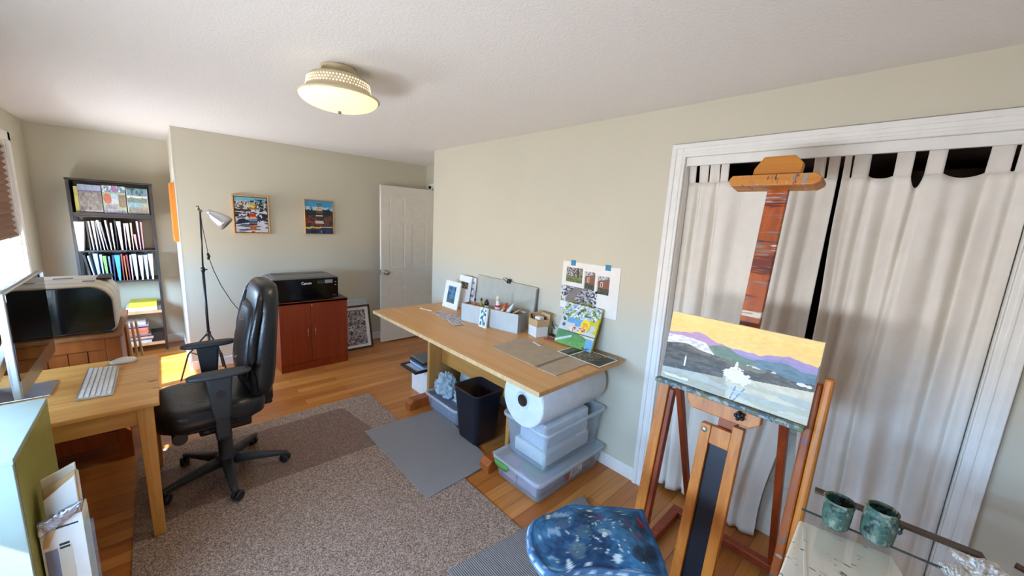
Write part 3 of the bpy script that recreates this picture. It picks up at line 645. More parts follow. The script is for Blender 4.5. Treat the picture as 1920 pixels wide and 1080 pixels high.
# ------------------------------------------------------------------ bookshelf rack in the alcove
T = thing('bookshelf_rack', 'tall dark open rack with pale lower shelves in the alcove corner', 'bookshelf', (-2.40, 5.56, 0))
bx0, bx1, by0, by1 = -2.685, -2.11, 5.405, 5.685
for x in (bx0, bx1 - .022):
    for y in (by0, by1 - .03): part(B().box(x, x + .022, y, y + .03, .0, 1.745), 'upright', M['darkrack'], T, .002)
part(B().box(bx0 - .004, bx1 + .004, by0 - .004, by1 + .002, 1.745, 1.763), 'top_panel', M['darkrack'], T, .002)
for x in (bx0 + .004, bx1 - .018): part(B().box(x, x + .014, by0 + .0302, by1 - .0302, 1.43, 1.744), 'side_panel', M['darkrack'], T)
for z in (1.425, 1.092, .785): part(B().box(bx0 + .0222, bx1 - .0222, by0 + .002, by1, z - .016, z), 'shelf', M['darkrack'], T, .002)
for z in (.452, .105): part(B().box(bx0 + .0222, bx1 - .0222, by0 - .002, by1, z - .03, z), 'shelf', M['palewood'], T, .002, 'pale wood shelf board')
part(B().box(bx0 + .0222, bx1 - .0222, by0 + .004, by0 + .010, 1.4252, 1.45), 'lip', M['darkrack'], T)
# display covers on the top shelf
def cover_field(u, v):
    c = flat(u, (146, 128, 118)); n = fbm(u, v, 9, 3); c += ((n - .5) * 90)[:, None]
    put(c, v > .82, (150, 170, 210)); put(c, (v > .76) & (v <= .82), (110, 96, 150)); put(c, v < .1, (190, 176, 150)); put(c, (v < .16) & (v > .13) & (u > .2), (210, 206, 196)); return c
def cover_collage(u, v):
    c = flat(u, (168, 190, 130)); put(c, (v > .78), (90, 130, 170)); put(c, (v > .78) & (fbm(u, v, 12, 8) > .55), (210, 220, 225)); put(c, (v > .8) & (u > .4) & (u < .62), (170, 90, 150))
    put(c, ((u - .2) ** 2 + (v - .58) ** 2 < .03), (226, 92, 66)); put(c, (u > .35) & (u < .65) & (v > .6) & (v < .74), (150, 190, 226)); put(c, (u > .38) & (u < .66) & (v > .42) & (v < .58), (190, 196, 220))
    put(c, (u > .68) & (v > .3) & (v < .72), (150, 118, 90)); put(c, (u > .08) & (u < .6) & (v > .24) & (v < .36), (150, 130, 170)); put(c, v < .22, (160, 158, 186)); put(c, (v < .18) & (fbm(u, v, 26, 2) > .52), (96, 92, 140)); return c
def cover_river(u, v):
    c = flat(u, (120, 150, 160)); n = fbm(u, v, 8, 13); put(c, v > .76, (90, 150, 180)); put(c, (v > .72) & (n > .55), (60, 96, 90)); put(c, (v > .66) & (v < .74) & (n > .4), (220, 228, 230))
    put(c, (v > .5) & (v < .66), (116, 140, 120)); put(c, (v > .5) & (v < .62) & (u > .6), (140, 130, 100)); put(c, (v > .34) & (v < .5), (120, 182, 206)); put(c, v < .34, (150, 138, 120)); put(c, ((u - .8) ** 2 + (v - .36) ** 2 < .01), (214, 170, 80)); put(c, v < .16, (132, 144, 140))
    put(c, (u < .02) | (u > .98), (226, 226, 220)); return c
def muted(fn):
    def g(u, v):
        c = fn(u, v); m = c.mean(1, keepdims=True); c = c * .55 + m * .35 + 4; return c + ((fbm(u, v, 16, 77) - .5) * 46)[:, None]
    return g
for x0, x1, y, zt, fn, lab in ((-2.618, -2.468, 5.442, 1.712, muted(cover_field), 'calendar with a brown stubble field picture on the top rack shelf'), (-2.462, -2.305, 5.436, 1.716, muted(cover_collage), 'calendar with a collage of small pictures on the top rack shelf'), (-2.298, -2.147, 5.442, 1.708, muted(cover_river), 'calendar with a blue river picture on the top rack shelf')):
    T = thing('calendar', lab, 'calendar', ((x0 + x1) / 2, y, 1.426), 'calendars on the top shelf')
    part(B().box(x0, x1, y + .001, y + .012, 1.4265, zt), 'pages', M['paper'], T)
    painted('cover', fn, (x0, y + .0004, 1.4268), (x1 - x0, 0, 0), (0, 0, zt - 1.4268), 60, 90, T, M['print'])
solo(B().box(-2.645, -2.62, 5.45, 5.65, 1.426, 1.69), 'folder', mat('olive yellow card', (186, 176, 100), .7), 'olive yellow folder at the left end of the top rack shelf', 'folder')
solo(B().box(-2.46, -2.29, 5.5, 5.512, 1.4262, 1.728), 'folder', mat('moss green card', (120, 150, 84), .7), 'green folder standing behind the calendars', 'folder')
# files standing on the two shelves below
rnd = random.Random(11)
PREV = [-9, -9]
def file_wedge(x, w, z0, h, lean, y0=5.41, y1=5.66, fat=1.0):
    wb = w * .35
    x = max(x, PREV[0] + wb / 2 + .0015); tc = max(x + lean, PREV[1] + w / 2 + .0015); lean = tc - x
    PREV[0] = x + wb / 2; PREV[1] = tc + w / 2
    return B().hexa([(x - wb / 2, y0 + .015, z0), (x + wb / 2, y0 + .015, z0), (x + wb / 2, y1, z0), (x - wb / 2, y1, z0)], [(x - w * fat / 2 + lean, y0, z0 + h), (x + w * fat / 2 + lean, y0, z0 + h), (x + w * fat / 2 + lean, y1, z0 + h), (x - w * fat / 2 + lean, y1, z0 + h)])
pal = {'white': (236, 234, 236), 'grey': (150, 150, 156), 'pink': (226, 150, 156), 'lilac': (196, 176, 206), 'cream': (226, 214, 196), 'pale blue': (176, 202, 226), 'green': (120, 164, 92), 'slate': (110, 126, 142), 'teal': (70, 156, 186), 'navy': (50, 60, 96), 'orange': (222, 140, 70), 'maroon': (140, 60, 76), 'sky blue': (206, 218, 238), 'charcoal': (52, 50, 54)}
for kx, kv in list(pal.items()): M['file_' + kx] = mat(kx + ' file card', kv, .65, var=.07, vscale=30)
ordn = ['first', 'second', 'third', 'fourth', 'fifth', 'sixth', 'seventh', 'eighth', 'ninth', 'tenth', 'eleventh', 'twelfth', 'thirteenth', 'fourteenth', 'fifteenth', 'sixteenth', 'seventeenth']
row2 = [('white', .07, -.01), ('grey', .014, -.012), ('white', .012, -.012), ('white', .018, -.01), ('grey', .012, -.03), ('white', .016, -.034), ('grey', .012, -.05), ('white', .012, -.018), ('white', .014, -.006), ('charcoal', .012, 0), ('white', .03, -.008), ('lilac', .012, .004), ('cream', .022, -.01), ('cream', .012, 0), ('pink', .02, -.016), ('lilac', .016, -.008), ('pink', .012, .0)]
x = -2.600; PREV[:] = [-2.62, -2.599]
for i, (c, w, ln_) in enumerate(row2):
    h = .265 + rnd.random() * .03 - (.12 if c == 'pink' and w > .015 else 0)
    if i == 0: bb = B().hexa([(-2.656, 5.36, 1.0925), (-2.625, 5.36, 1.0925), (-2.625, 5.64, 1.0925), (-2.656, 5.64, 1.0925)], [(-2.662, 5.345, 1.365), (-2.60, 5.345, 1.365), (-2.60, 5.64, 1.365), (-2.662, 5.64, 1.365)])
    else:
        bb = file_wedge(x + w / 2 + .006, w, 1.0925, h, ln_, 5.395 + rnd.random() * .03); x += max(.024, w + .008) * .96
    solo(bb, 'file_folder', M['file_' + c], '%s file standing on the upper file shelf, %s from the left' % (c, ordn[i]), 'file', 'files on the upper file shelf')
row3 = [('charcoal', .016, -.036), ('white', .010, -.03), ('pale blue', .03, -.012), ('pale blue', .016, -.004), ('green', .026, -.012), ('slate', .014, -.004), ('navy', .014, .004), ('teal', .04, -.012), ('maroon', .012, 0), ('orange', .014, -.014), ('maroon', .014, -.008), ('white', .012, .0), ('sky blue', .036, -.008), ('white', .034, .0), ('sky blue', .032, -.004), ('white', .036, -.004)]
x = -2.606; PREV[:] = [-2.66, -2.66]
for i, (c, w, ln_) in enumerate(row3):
    h = .245 + rnd.random() * .03
    bb = file_wedge(x + w / 2, w, .7855, h, ln_, 5.385 + rnd.random() * .02); x += max(.022, w + .008) * .93
    solo(bb, 'file_folder', M['file_' + c], '%s file standing on the lower file shelf, %s from the left' % (c, ordn[i]), 'file', 'files on the lower file shelf')
solo(B().box(-2.40, -2.165, 5.41, 5.64, .4525, .492), 'paper_ream', M['paper'], 'white paper ream on the pale shelf under the yellow pack', 'paper ream', None, .002)
solo(B().hexa([(-2.385, 5.41, .4925), (-2.165, 5.41, .4925), (-2.165, 5.64, .4925), (-2.385, 5.64, .4925)], [(-2.37, 5.42, .545), (-2.165, 5.42, .545), (-2.165, 5.64, .545), (-2.37, 5.64, .545)]), 'card_pack', mat('yellow card', (214, 198, 60), .6), 'yellow card pack lying on the white paper ream', 'card pack', None, .003)
solo(B().box(-2.16, -2.135, 5.41, 5.55, .4525, .50), 'small_box', M['greypl'], 'small grey box at the right end of the pale shelf', 'box', None, .003)
bks = [('white', .03, .17), ('slate', .018, .18), ('cream', .02, .19), ('maroon', .014, .16), ('grey', .016, .17), ('pink', .014, .14), ('orange', .03, .15), ('pink', .026, .15), ('charcoal', .014, .14), ('lilac', .02, .16), ('white', .026, .13)]
z = .1055
for i, (c, t, w) in enumerate(bks):
    xs = -2.47 + rnd.random() * .02
    T = thing('book', '%s book lying in the stack on the bottom shelf, %s from below' % (c, ordn[i]), 'book', (xs, 5.5, z), 'book stack on the bottom shelf')
    part(B().box(xs, xs + w + .06, 5.405, 5.60, z, z + t - .0006), 'cover', M['file_' + c], T, .002)
    part(B().box(xs + .003, xs + w + .0608, 5.412, 5.597, z + .003, z + t - .004), 'pages', M['paper'], T)
    z += t
solo(B().box(-2.235, -2.135, 5.42, 5.62, .1055, .20), 'storage_box', mat('black card box', (34, 30, 30), .6), 'black box on the bottom shelf right of the books', 'box', None, .003)
# ------------------------------------------------------------------ cherry cabinet, black printer, floor lamp, wall pictures
T = thing('cherry_cabinet', 'two door cherry cabinet under the black printer', 'cabinet', (-1.005, 4.26, 0))
a0, a1, b0, b1, zt = -1.325, -.688, 4.0, 4.288, .705
part(B().box(a0 + .004, a1 - .004, b0 + .022, b1, .075, zt - .0225), 'carcass', M['cherry'], T)
part(B().box(a0 + .004, a1 - .004, b0 + .006, b1, 0, .0748), 'plinth', M['cherry'], T, .001)
part(B().box(a0, a1, b0 - .004, b1 + .002, zt - .022, zt - .003).box(a0, a1, b0 - .004, b0 + .006, zt - .022, zt), 'cabinet_top', M['cherry'], T, .002)
part(B().box(a0 + .002, a1 - .002, b0 + .0062, b1, zt - .0028, zt), 'top_surface', M['cherrytop'], T, 0, 'dark brown top')
xm = -1.046
for i, (x0, x1) in enumerate(((a0 + .004, xm - .0015), (xm + .0015, a1 - .004))):
    d_ = part(B().box(x0, x1, b0 + .003, b0 + .0215, .078, zt - .0245), 'door', M['cherry'], T, .0015)
    hx_ = xm - .034 if i == 0 else xm + .034
    part(B().tube([(hx_, b0 + .003, .345), (hx_, b0 - .012, .35), (hx_, b0 - .016, .375), (hx_, b0 - .016, .395), (hx_, b0 - .012, .42), (hx_, b0 + .003, .425)], .0035, 8), 'handle', M['brass'], d_)
part(B().cyl((xm + .012, b0 + .003, zt - .045), (xm + .012, b0 - .001, zt - .045), .007, n=16), 'lock', M['brass'], T)
# black printer
T = thing('photo_printer', 'wide black desktop printer on the cherry cabinet', 'printer', (-1.09, 4.22, zt))
p0, p1, q0, q1, pz0, pz1 = -1.388, -.775, 4.0, 4.38, zt + .014, .935
part(B().prism([(p0, pz0), (p1, pz0), (p1, pz1 - .01), (p1 - .01, pz1), (p0 + .035, pz1), (p0, pz1 - .02)], 'xz', q0 + .014, q1), 'printer_body', M['greypl'], T, .005)
part(B().box(p0 + .03, p1 - .004, q0, q0 + .0138, pz0 + .002, pz1 - .008), 'front_panel', M['gloss'], T, .004)
part(B().box(p0 + .05, p1 - .03, q0 + .03, q1 - .12, pz1 - .0005, pz1 + .005), 'top_lid', M['greypl'], T, .004)
part(B().box(p0 + .06, p1 - .05, q1 - .11, q1 - .02, pz1 - .0005, pz1 + .012), 'rear_feed_cover', M['greypl'], T, .005)
part(B().box(-.905, -.832, q0 - .0006, q0 + .001, pz1 - .06, pz1 - .026), 'display', mat('pale lcd', (150, 158, 160), .3, var=.1, vscale=80), T)
part(B().box(-.975, -.91, q0 - .0005, q0 + .001, pz1 - .064, pz1 - .03), 'control_panel', M['blackpl2'], T)
for zz in (pz1 - .055, pz1 - .085): part(B().box(-.812, -.797, q0 - .0008, q0 + .001, zz, zz + .005), 'button', M['whitelabel'], T)
part(B().box(-.835, -.798, q0 - .0008, q0 + .001, pz0 + .024, pz0 + .029), 'model_plate', M['greypl'], T)
for xx in (p0 + .05, p1 - .09):
    for yy in (q0 + .03, q1 - .07): part(B().box(xx, xx + .04, yy, yy + .04, zt, zt + .0142), 'foot', M['blackpl'], T)
cu = bpy.data.curves.new('maker_lettering', 'FONT'); cu.body = 'Canon'; cu.size = .034; cu.extrude = .0006; cu.align_x = 'CENTER'; cu.offset = .0006
tx = bpy.data.objects.new('maker_lettering', cu); COL.objects.link(tx); cu.materials.append(M['whitelabel']); tx.parent = T
tx.location = (-1.075 - T.location.x, q0 - .0008 - T.location.y, pz1 - .062 - T.location.z); tx.rotation_euler = (PI / 2, 0, 0)
def to_mesh(tx):
    bpy.context.view_layer.update(); me = bpy.data.meshes.new_from_object(tx.evaluated_get(bpy.context.evaluated_depsgraph_get()))
    n_ = bpy.data.objects.new(tx.name, me); COL.objects.link(n_); n_.parent = tx.parent; n_.location = tx.location; n_.rotation_euler = tx.rotation_euler
    nm = tx.name; bpy.data.objects.remove(tx); n_.name = nm; return n_
to_mesh(tx)
# framed print and grey board leaning right of the cabinet
def lean_panel(x0, x1, yb, yt, z0, z1, t):
    """slab leaning back: returns origin, U, V, N of the front face"""
    o = Vector((x0, yb, z0)); U = Vector((x1 - x0, 0, 0)); V = Vector((0, yt - yb, z1 - z0)); return o, U, V, U.cross(V).normalized()
def slab_on(b, o, U, V, Nn, u0, u1, v0, v1, d0, d1):
    f = lambda u, v, d: tuple(o + U * u + V * v + Nn * d)
    return b.hexa([f(u0, v0, d0), f(u1, v0, d0), f(u1, v0, d1), f(u0, v0, d1)], [f(u0, v1, d0), f(u1, v1, d0), f(u1, v1, d1), f(u0, v1, d1)])
def p_mosaic(u, v):
    n = fbm(u, v, 14, 31); c = flat(u, (126, 122, 128)); c += ((n - .5) * 190)[:, None]; put(c, vnoise(u, v, 16, 5) > .68, (178, 150, 160)); put(c, vnoise(u, v, 19, 9) > .72, (190, 206, 200)); put(c, vnoise(u, v, 22, 4) < .2, (40, 44, 52)); return c
o, U, V, Nn = lean_panel(-.70, -.265, 4.44, 4.55, .002, .555, .01)
b = B(); slab_on(b, o, U, V, Nn, 0, 1, 0, 1, -.012, 0); solo(b, 'backing_board', M['boxgrey'], 'grey backing board leaning on the back wall behind the dark framed print', 'board', None, .001)
o, U, V, Nn = lean_panel(-.70, -.285, 4.30, 4.425, .0, .505, .02)
T = thing('framed_print', 'dark framed mosaic print with pale mat leaning beside the cherry cabinet', 'picture', (-.49, 4.34, 0))
fw_ = .055; b = B()
part(slab_on(B(), o, U, V, Nn, 0, 1, 0, 1, -.02, -.010), 'backing', M['blackpl2'], T)
for r_ in ((0, 1, 0, .045), (0, 1, .955, 1), (0, fw_, .045, .955), (1 - fw_, 1, .045, .955)): part(slab_on(B(), o, U, V, Nn, *r_[:2], *r_[2:], -.0098, .006), 'frame_rail', M['darkframe'], T, .002)
part(slab_on(B(), o, U, V, Nn, fw_, 1 - fw_, .045, .955, -.0098, -.002), 'mat_board', M['paper'], T)
painted('printed_picture', p_mosaic, o + U * .13 + V * .10 - Nn * .0015, U * .72, V * .80, 70, 90, T, M['print'])
# wall pictures
def p_snow(u, v):
    c = flat(u, (214, 214, 222)); n = fbm(u, v, 10, 41); w = v + (n - .5) * .10 + (u - .5) * .08
    put(c, w > .84, (120, 186, 212)); put(c, (v > .66) & (v < .88) & (vnoise(u, v, 26, 3) > .42), (92, 74, 58)); put(c, (v > .64) & (v < .9) & (vnoise(u, v, 30, 6) > .62), (206, 196, 180))
    put(c, (u > .62) & (v > .6) & (v < .94) & (n > .42), (24, 34, 40)); put(c, (u > .66) & (v > .62) & (v < .9) & (vnoise(u, v, 24, 15) > .66), (120, 150, 160)); put(c, (v > .60) & (v < .66) & (u < .5), (70, 44, 34))
    for i in range(6):
        yc = .58 - i * .055; sl = (-.05 + .02 * i); ww = .014 + .012 * (i % 3); put(c, (np.abs(v - yc - sl * (u - .4) * 2 - (n - .5) * .05) < ww) & (n > .36), (26, 38, 66) if i % 2 else (18, 24, 40))
    put(c, (v < .5) & (vnoise(u, v, 4, 77, 26) > .72) & (u > .1) & (u < .7), (60, 76, 110)); put(c, (v < .3) & (vnoise(u, v, 3, 17, 22) > .78), (90, 96, 120))
    for yc, hw, hh, col in ((.80, .10, .035, (206, 176, 60)), (.74, .09, .03, (230, 196, 70)), (.68, .10, .03, (150, 120, 50)), (.88, .06, .03, (30, 44, 50)), (.52, .11, .04, (176, 46, 36)), (.46, .10, .03, (214, 80, 50)), (.42, .09, .02, (232, 190, 90)), (.36, .12, .035, (110, 140, 170)), (.30, .14, .03, (60, 80, 110)), (.24, .13, .03, (30, 30, 40)), (.18, .11, .035, (190, 96, 60)), (.12, .10, .035, (150, 100, 70)), (.06, .08, .03, (214, 170, 110)), (.02, .06, .02, (170, 50, 40))):
        put(c, (np.abs(u - .54 - (n - .5) * .08) < hw) & (np.abs(v - yc) < hh * .8), col)
    e = np.minimum(np.minimum(u, 1 - u), np.minimum(v, 1 - v)); put(c, e < .012, (60, 40, 34)); return c
def p_totem(u, v):
    c = flat(u, (28, 40, 48)); n = fbm(u, v, 9, 51); put(c, v > .76 + (n - .5) * .1, (64, 150, 196)); put(c, (v > .70 + (n - .5) * .14) & (v < .82) & (n > .45), (196, 210, 224))
    put(c, (v < .55) & (v > .25) & (n > .5), (112, 50, 30)); put(c, (v < .55) & (v > .2) & (vnoise(u, v, 18, 8) > .68), (60, 80, 46)); put(c, (v < .5) & (v > .25) & (vnoise(u, v, 20, 18) > .74), (170, 66, 40))
    put(c, (v < .24) & (v > .14), (70, 60, 50)); put(c, (np.abs(v - .18 - (n - .5) * .06) < .022) & (u < .55), (222, 180, 80)); put(c, (np.abs(v - .2) < .014) & (u > .5), (206, 196, 190)); put(c, v < .13, (34, 56, 104)); put(c, (v < .1) & (n > .55), (20, 30, 50))
    for yc, hw, hh, col in ((.90, .10, .02, (60, 90, 110)), (.84, .07, .03, (120, 110, 100)), (.77, .09, .022, (206, 146, 110)), (.72, .12, .022, (222, 190, 150)), (.66, .12, .03, (120, 76, 50)), (.60, .11, .02, (52, 60, 60)), (.55, .13, .022, (230, 206, 170)), (.50, .13, .02, (70, 46, 40)), (.45, .13, .02, (30, 40, 50)), (.38, .15, .025, (206, 196, 196)), (.33, .16, .022, (222, 206, 200)), (.29, .12, .016, (150, 60, 50))):
        put(c, (np.abs(u - .5 - (n - .5) * .05) < hw) & (np.abs(v - yc) < hh * .8), col)
    put(c, (np.abs(u - .56) < .012) & (v < .09) & (v > .03), (230, 230, 225)); return c
def wall_pic(name, label, x0, x1, z0, z1, fn, m_, t=.008, dep=.032):
    T = thing(name, label, 'picture', ((x0 + x1) / 2, YB, z0), 'paintings on the back wall')
    for r_ in ((x0, x1, z0, z0 + t), (x0, x1, z1 - t, z1), (x0, x0 + t, z0 + t, z1 - t), (x1 - t, x1, z0 + t, z1 - t)): part(B().box(r_[0], r_[1], YB - dep, YB - .001, r_[2], r_[3]), 'frame_rail', m_, T, .0015)
    part(B().box(x0 + t + .003, x1 - t - .003, YB - dep + .007, YB - .001, z0 + t + .003, z1 - t - .003), 'canvas', M['blackpl2'], T)
    painted('painted_surface', fn, (x0 + t + .003, YB - dep + .0065, z0 + t + .003), (x1 - x0 - 2 * t - .006, 0, 0), (0, 0, z1 - z0 - 2 * t - .006), 110, 130, T)
wall_pic('framed_painting', 'maple framed painting of a snowy shore on the back wall, beside the lamp head', -1.555, -1.252, 1.322, 1.699, p_snow, M['framewood'], .012)
wall_pic('framed_painting', 'narrow framed painting with blue sky and autumn trees, nearest the door', -.925, -.628, 1.332, 1.703, p_totem, M['framewood'], .005)
T = thing('framed_painting', 'honey pine frame seen edge on at the alcove corner', 'picture', (XA, 4.82, 1.235))
part(B().box(XA - .034, XA - .001, 4.645, 4.66, 1.235, 1.765).box(XA - .034, XA - .001, 4.985, 5.0, 1.235, 1.765).box(XA - .0335, XA - .001, 4.66, 4.985, 1.235, 1.25).box(XA - .0335, XA - .001, 4.66, 4.985, 1.75, 1.765), 'frame', M['orangeframe'], T, .002)
part(B().box(XA - .026, XA - .001, 4.663, 4.982, 1.253, 1.747), 'canvas', M['paper'], T)
# floor lamp
lx, ly = -1.83, 4.30
T = thing('floor_lamp', 'slim black tripod floor lamp with silver bullet shade by the alcove corner', 'lamp', (lx, ly, 0))
part(B().cyl((lx, ly, .18), (lx, ly, 1.02), .0105, n=14), 'lower_pole', M['blackpl'], T)
part(B().cyl((lx, ly, 1.0), (lx + .015, ly, 1.525), .0065, n=12), 'upper_pole', M['blackpl'], T)
part(B().cyl((lx, ly, .995), (lx, ly, 1.035), .015, n=14).cyl((lx, ly, 1.015), (lx + .03, ly - .01, 1.015), .006, n=8), 'height_clamp', M['blackpl'], T)
part(B().cyl((lx, ly, .40), (lx, ly, .44), .018, n=14), 'leg_collar', M['blackpl'], T)
for ang in (-62, 62, 178):
    a = math.radians(ang); c, s = math.cos(a), math.sin(a)
    part(B().tube([(lx + c * .012, ly + s * .012, .42), (lx + c * .15, ly + s * .15, .255), (lx + c * .155, ly + s * .155, .245), (lx + c * .02, ly + s * .02, .08)][:3] + [(lx + c * .22, ly + s * .22, .012)], .007, 8), 'leg', M['blackpl'], T)
    part(B().tube([(lx + c * .012, ly + s * .012, .19), (lx + c * .135, ly + s * .135, .262)], .005, 8), 'leg_strut', M['blackpl'], T)
hp = Vector((lx + .015, ly, 1.53)); hd = Vector((.72, -.24, -.62)).normalized(); q = hd.to_track_quat('Z', 'Y'); h0 = hp + Vector((.035, -.005, .018))
part(B().cyl(hp + Vector((0, -.02, 0)), hp + Vector((0, .02, 0)), .012, n=14).cyl(hp + Vector((-.01, 0, .012)), hp + Vector((-.015, .0, .045)), .010, n=12), 'tilt_joint', M['nickel'], T)
part(B().cyl(hp - hd * .01, h0 + hd * .05, .009, n=12).cyl(h0 + hd * .02, h0 + hd * .06, .02, n=18), 'shade_stem', M['alu'], T)
prof = [(.001, .045), (.024, .045), (.030, .055), (.044, .085), (.056, .125), (.0635, .165), (.066, .195), (.064, .196), (.061, .165), (.053, .125), (.040, .085), (.02, .06), (.001, .058)]
part(B().lathe(prof, h0, 36, q, True), 'lamp_shade', M['alu'], T)
part(B().sphere(tuple(h0 + hd * .13), .03), 'bulb', M['paper'], T)
pts = [tuple(hp)] + [(lx + .02, ly - .015, 1.4), (lx + .035, ly - .02, 1.25), (lx + .045, ly - .022, 1.13), (lx + .075, ly - .02, 1.0), (lx + .12, ly, .86), (lx + .19, ly + .03, .70), (lx + .28, ly + .08, .54), (lx + .36, ly + .14, .40), (lx + .44, ly + .20, .2), (lx + .5, ly + .24, .02)]
cd = part(B().tube(pts, .0032, 6), 'power_cord', M['cord'], T)
part(B().sell([((lx + .043, ly - .022, 1.105), (.008, 0, 0), (0, .008, 0), 3), ((lx + .046, ly - .022, 1.135), (.013, 0, 0), (0, .011, 0), 3), ((lx + .042, ly - .022, 1.165), (.008, 0, 0), (0, .008, 0), 3)], 12), 'cord_switch', M['blackpl'], cd)
# ------------------------------------------------------------------ long work table and what is on and under it
T = thing('work_table', 'long oak veneer work table along the right wall', 'table', (-.42, 2.1, 0))
tx0, tx1, ty0, ty1, tz = -.808, -.045, 1.126, 3.065, .7774
part(B().box(tx0, tx1, ty0, ty1, tz - .026, tz), 'tabletop', M['oaktop'], T, .003)
part(B().box(tx0 - .0015, tx0, ty0, ty1, tz - .0255, tz - .0005), 'front_edge_band', M['palewood'], T)
for yl in (2.652, 1.64):
    part(B().box(-.50, -.17, yl, yl + .032, .0802, tz - .0262), 'leg', M['oakend'], T, .003)
    part(B().prism([(-.69, 0.0), (-.08, 0.0), (-.08, .08), (-.66, .08), (-.69, .055)], 'xz', yl - .03, yl + .06), 'foot', M['pineorange'], T, .006)
part(B().box(-.375, -.345, 1.6722, 2.6518, .345, tz - .0262), 'stretcher', M['oakbeam'], T, .003)
# boards / sheets lying on the table
solo(B().hexa([(-.585, 1.372, tz), (-.262, 1.382, tz), (-.250, 1.79, tz), (-.573, 1.775, tz)], [(-.585, 1.372, tz + .004), (-.262, 1.382, tz + .004), (-.250, 1.79, tz + .004), (-.573, 1.775, tz + .004)]), 'chipboard_sheet', M['greyboard'], 'larger grey brown chipboard sheet lying on the work table', 'board', None, .0008)
solo(B().hexa([(-.587, 1.208, tz), (-.256, 1.214, tz), (-.262, 1.356, tz), (-.592, 1.348, tz)], [(-.587, 1.208, tz + .005), (-.256, 1.214, tz + .005), (-.262, 1.356, tz + .005), (-.592, 1.348, tz + .005)]), 'chipboard_sheet', M['greyboard'], 'smaller grey brown chipboard sheet near the table corner', 'board', None, .0008)
solo(B().box(-.575, -.27, 1.356, 1.370, tz, tz + .003), 'gap_shadow', M['greypl'], 'dark strip standing in for the shadow between the two chipboard sheets', 'shadow strip', None)  # dark strip laid in as the shadow between the sheets
solo(B().hexa([(-.30, 1.60, tz + .004), (-.29, 1.595, tz + .004), (-.262, 1.685, tz + .004), (-.274, 1.688, tz + .004)], [(-.30, 1.60, tz + .006), (-.29, 1.595, tz + .006), (-.262, 1.685, tz + .006), (-.274, 1.688, tz + .006)]), 'paper_slip', M['paper'], 'white paper slip on the larger chipboard sheet', 'paper', None)
def p_photos(seed, cols):
    def fn(u, v):
        n = fbm(u, v, 11, seed); m2 = vnoise(u, v, 30, seed + 4); c = flat(u, cols[0]); put(c, n > .45, cols[1]); put(c, m2 > .62, cols[2]); put(c, (v < .35) & (n > .4), cols[3]); put(c, m2 < .2, (24, 26, 26)); return c
    return fn
T = thing('photo_print', 'photo prints with white borders at the table corner below the small painting', 'photo', (-.2, 1.27, tz))
o = Vector((-.291, 1.132, tz + .0062)); U = Vector((.2, -.003, 0)); V = Vector((.008, .33, 0))
part(B().hexa([tuple(o - Vector((0, 0, .0008))), tuple(o + U - Vector((0, 0, .0008))), tuple(o + U + V - Vector((0, 0, .0008))), tuple(o + V - Vector((0, 0, .0008)))], [tuple(o), tuple(o + U), tuple(o + U + V), tuple(o + V)]), 'paper_backing', M['paper'], T)
ff = p_photos(71, ((70, 62, 58), (96, 84, 66), (150, 140, 126), (58, 60, 40)))
painted('printed_photo', ff, o + U * .05 + V * .03 + Vector((0, 0, .0004)), U * .9, V * .66, 60, 90, T, M['print'])
ff2 = p_photos(75, ((60, 56, 50), (120, 116, 110), (86, 90, 60), (40, 38, 36)))
painted('printed_photo', ff2, o + U * .05 + V * .72 + Vector((0, 0, .0004)), U * .9, V * .25, 50, 30, T, M['print'])
ff3 = p_photos(79, ((120, 126, 130), (70, 76, 80), (160, 120, 80), (110, 140, 160)))
painted('picture_strip', ff3, (-.115, 1.135, tz + .004), (.052, 0, 0), (.0, .27, 0), 20, 80, T, M['print'])
# small bright painting leaning on the wall
def p_garden(u, v):
    c = flat(u, (196, 204, 210)); n = fbm(u, v, 8, 61); m2 = vnoise(u, v, 17, 63)
    put(c, (v > .6) & (m2 > .58), (128, 156, 70)); put(c, (v > .58) & (m2 < .3), (150, 170, 190)); put(c, (v > .6) & (vnoise(u, v, 23, 65) > .66), (226, 230, 236)); put(c, (v > .55) & (vnoise(u, v, 21, 66) > .76), (70, 84, 50))
    put(c, (v > .50 + (n - .5) * .1) & (v < .66) & (u > .18) & (u < .62), (104, 160, 204)); put(c, (v > .36) & (v < .54) & (u < .42), (206, 204, 196)); put(c, ((u - .12) ** 2 + (v - .46) ** 2 < .002), (80, 90, 130))
    put(c, (u > .80 - .1 * v) & (v > .25) & (v < .75) & (n > .42), (206, 190, 50)); put(c, ((u - .68) ** 2 * 1.1 + (v - .56) ** 2 < .014 + (m2 - .5) * .01), (246, 214, 20)); put(c, ((u - .66) ** 2 + (v - .5) ** 2 < .012) & (m2 > .7), (240, 160, 30))
    put(c, (u > .26) & (u < .72) & (v > .34) & (v < .47) & (n > .38), (206, 84, 44)); put(c, (u > .3) & (u < .7) & (v > .35) & (v < .46) & (m2 > .62), (236, 206, 170)); put(c, (u > .5) & (u < .8) & (v > .33) & (v < .38), (240, 220, 80))
    put(c, (u > .66) & (v > .27) & (v < .40) & (n > .4), (214, 206, 190)); put(c, v < .33 + (n - .5) * .08 - .10 * np.maximum(0, u - .5) * 2, (78, 134, 88)); put(c, (v < .28 - .22 * (u - .55) ** 2 * 6) & (u > .15), (94, 150, 76)); put(c, (v < .16) & (n > .5), (112, 158, 70))
    put(c, (np.abs(v - .05 - u * .45 - .0) < .028) & (u < .42), (190, 210, 214)); put(c, (u > .80) & (v < .26), (110, 166, 206)); put(c, (u > .76) & (v < .07) & (n > .5), (60, 90, 70)); put(c, (v < .34) & (v > .31) & (u > .2), (40, 70, 50)); return c
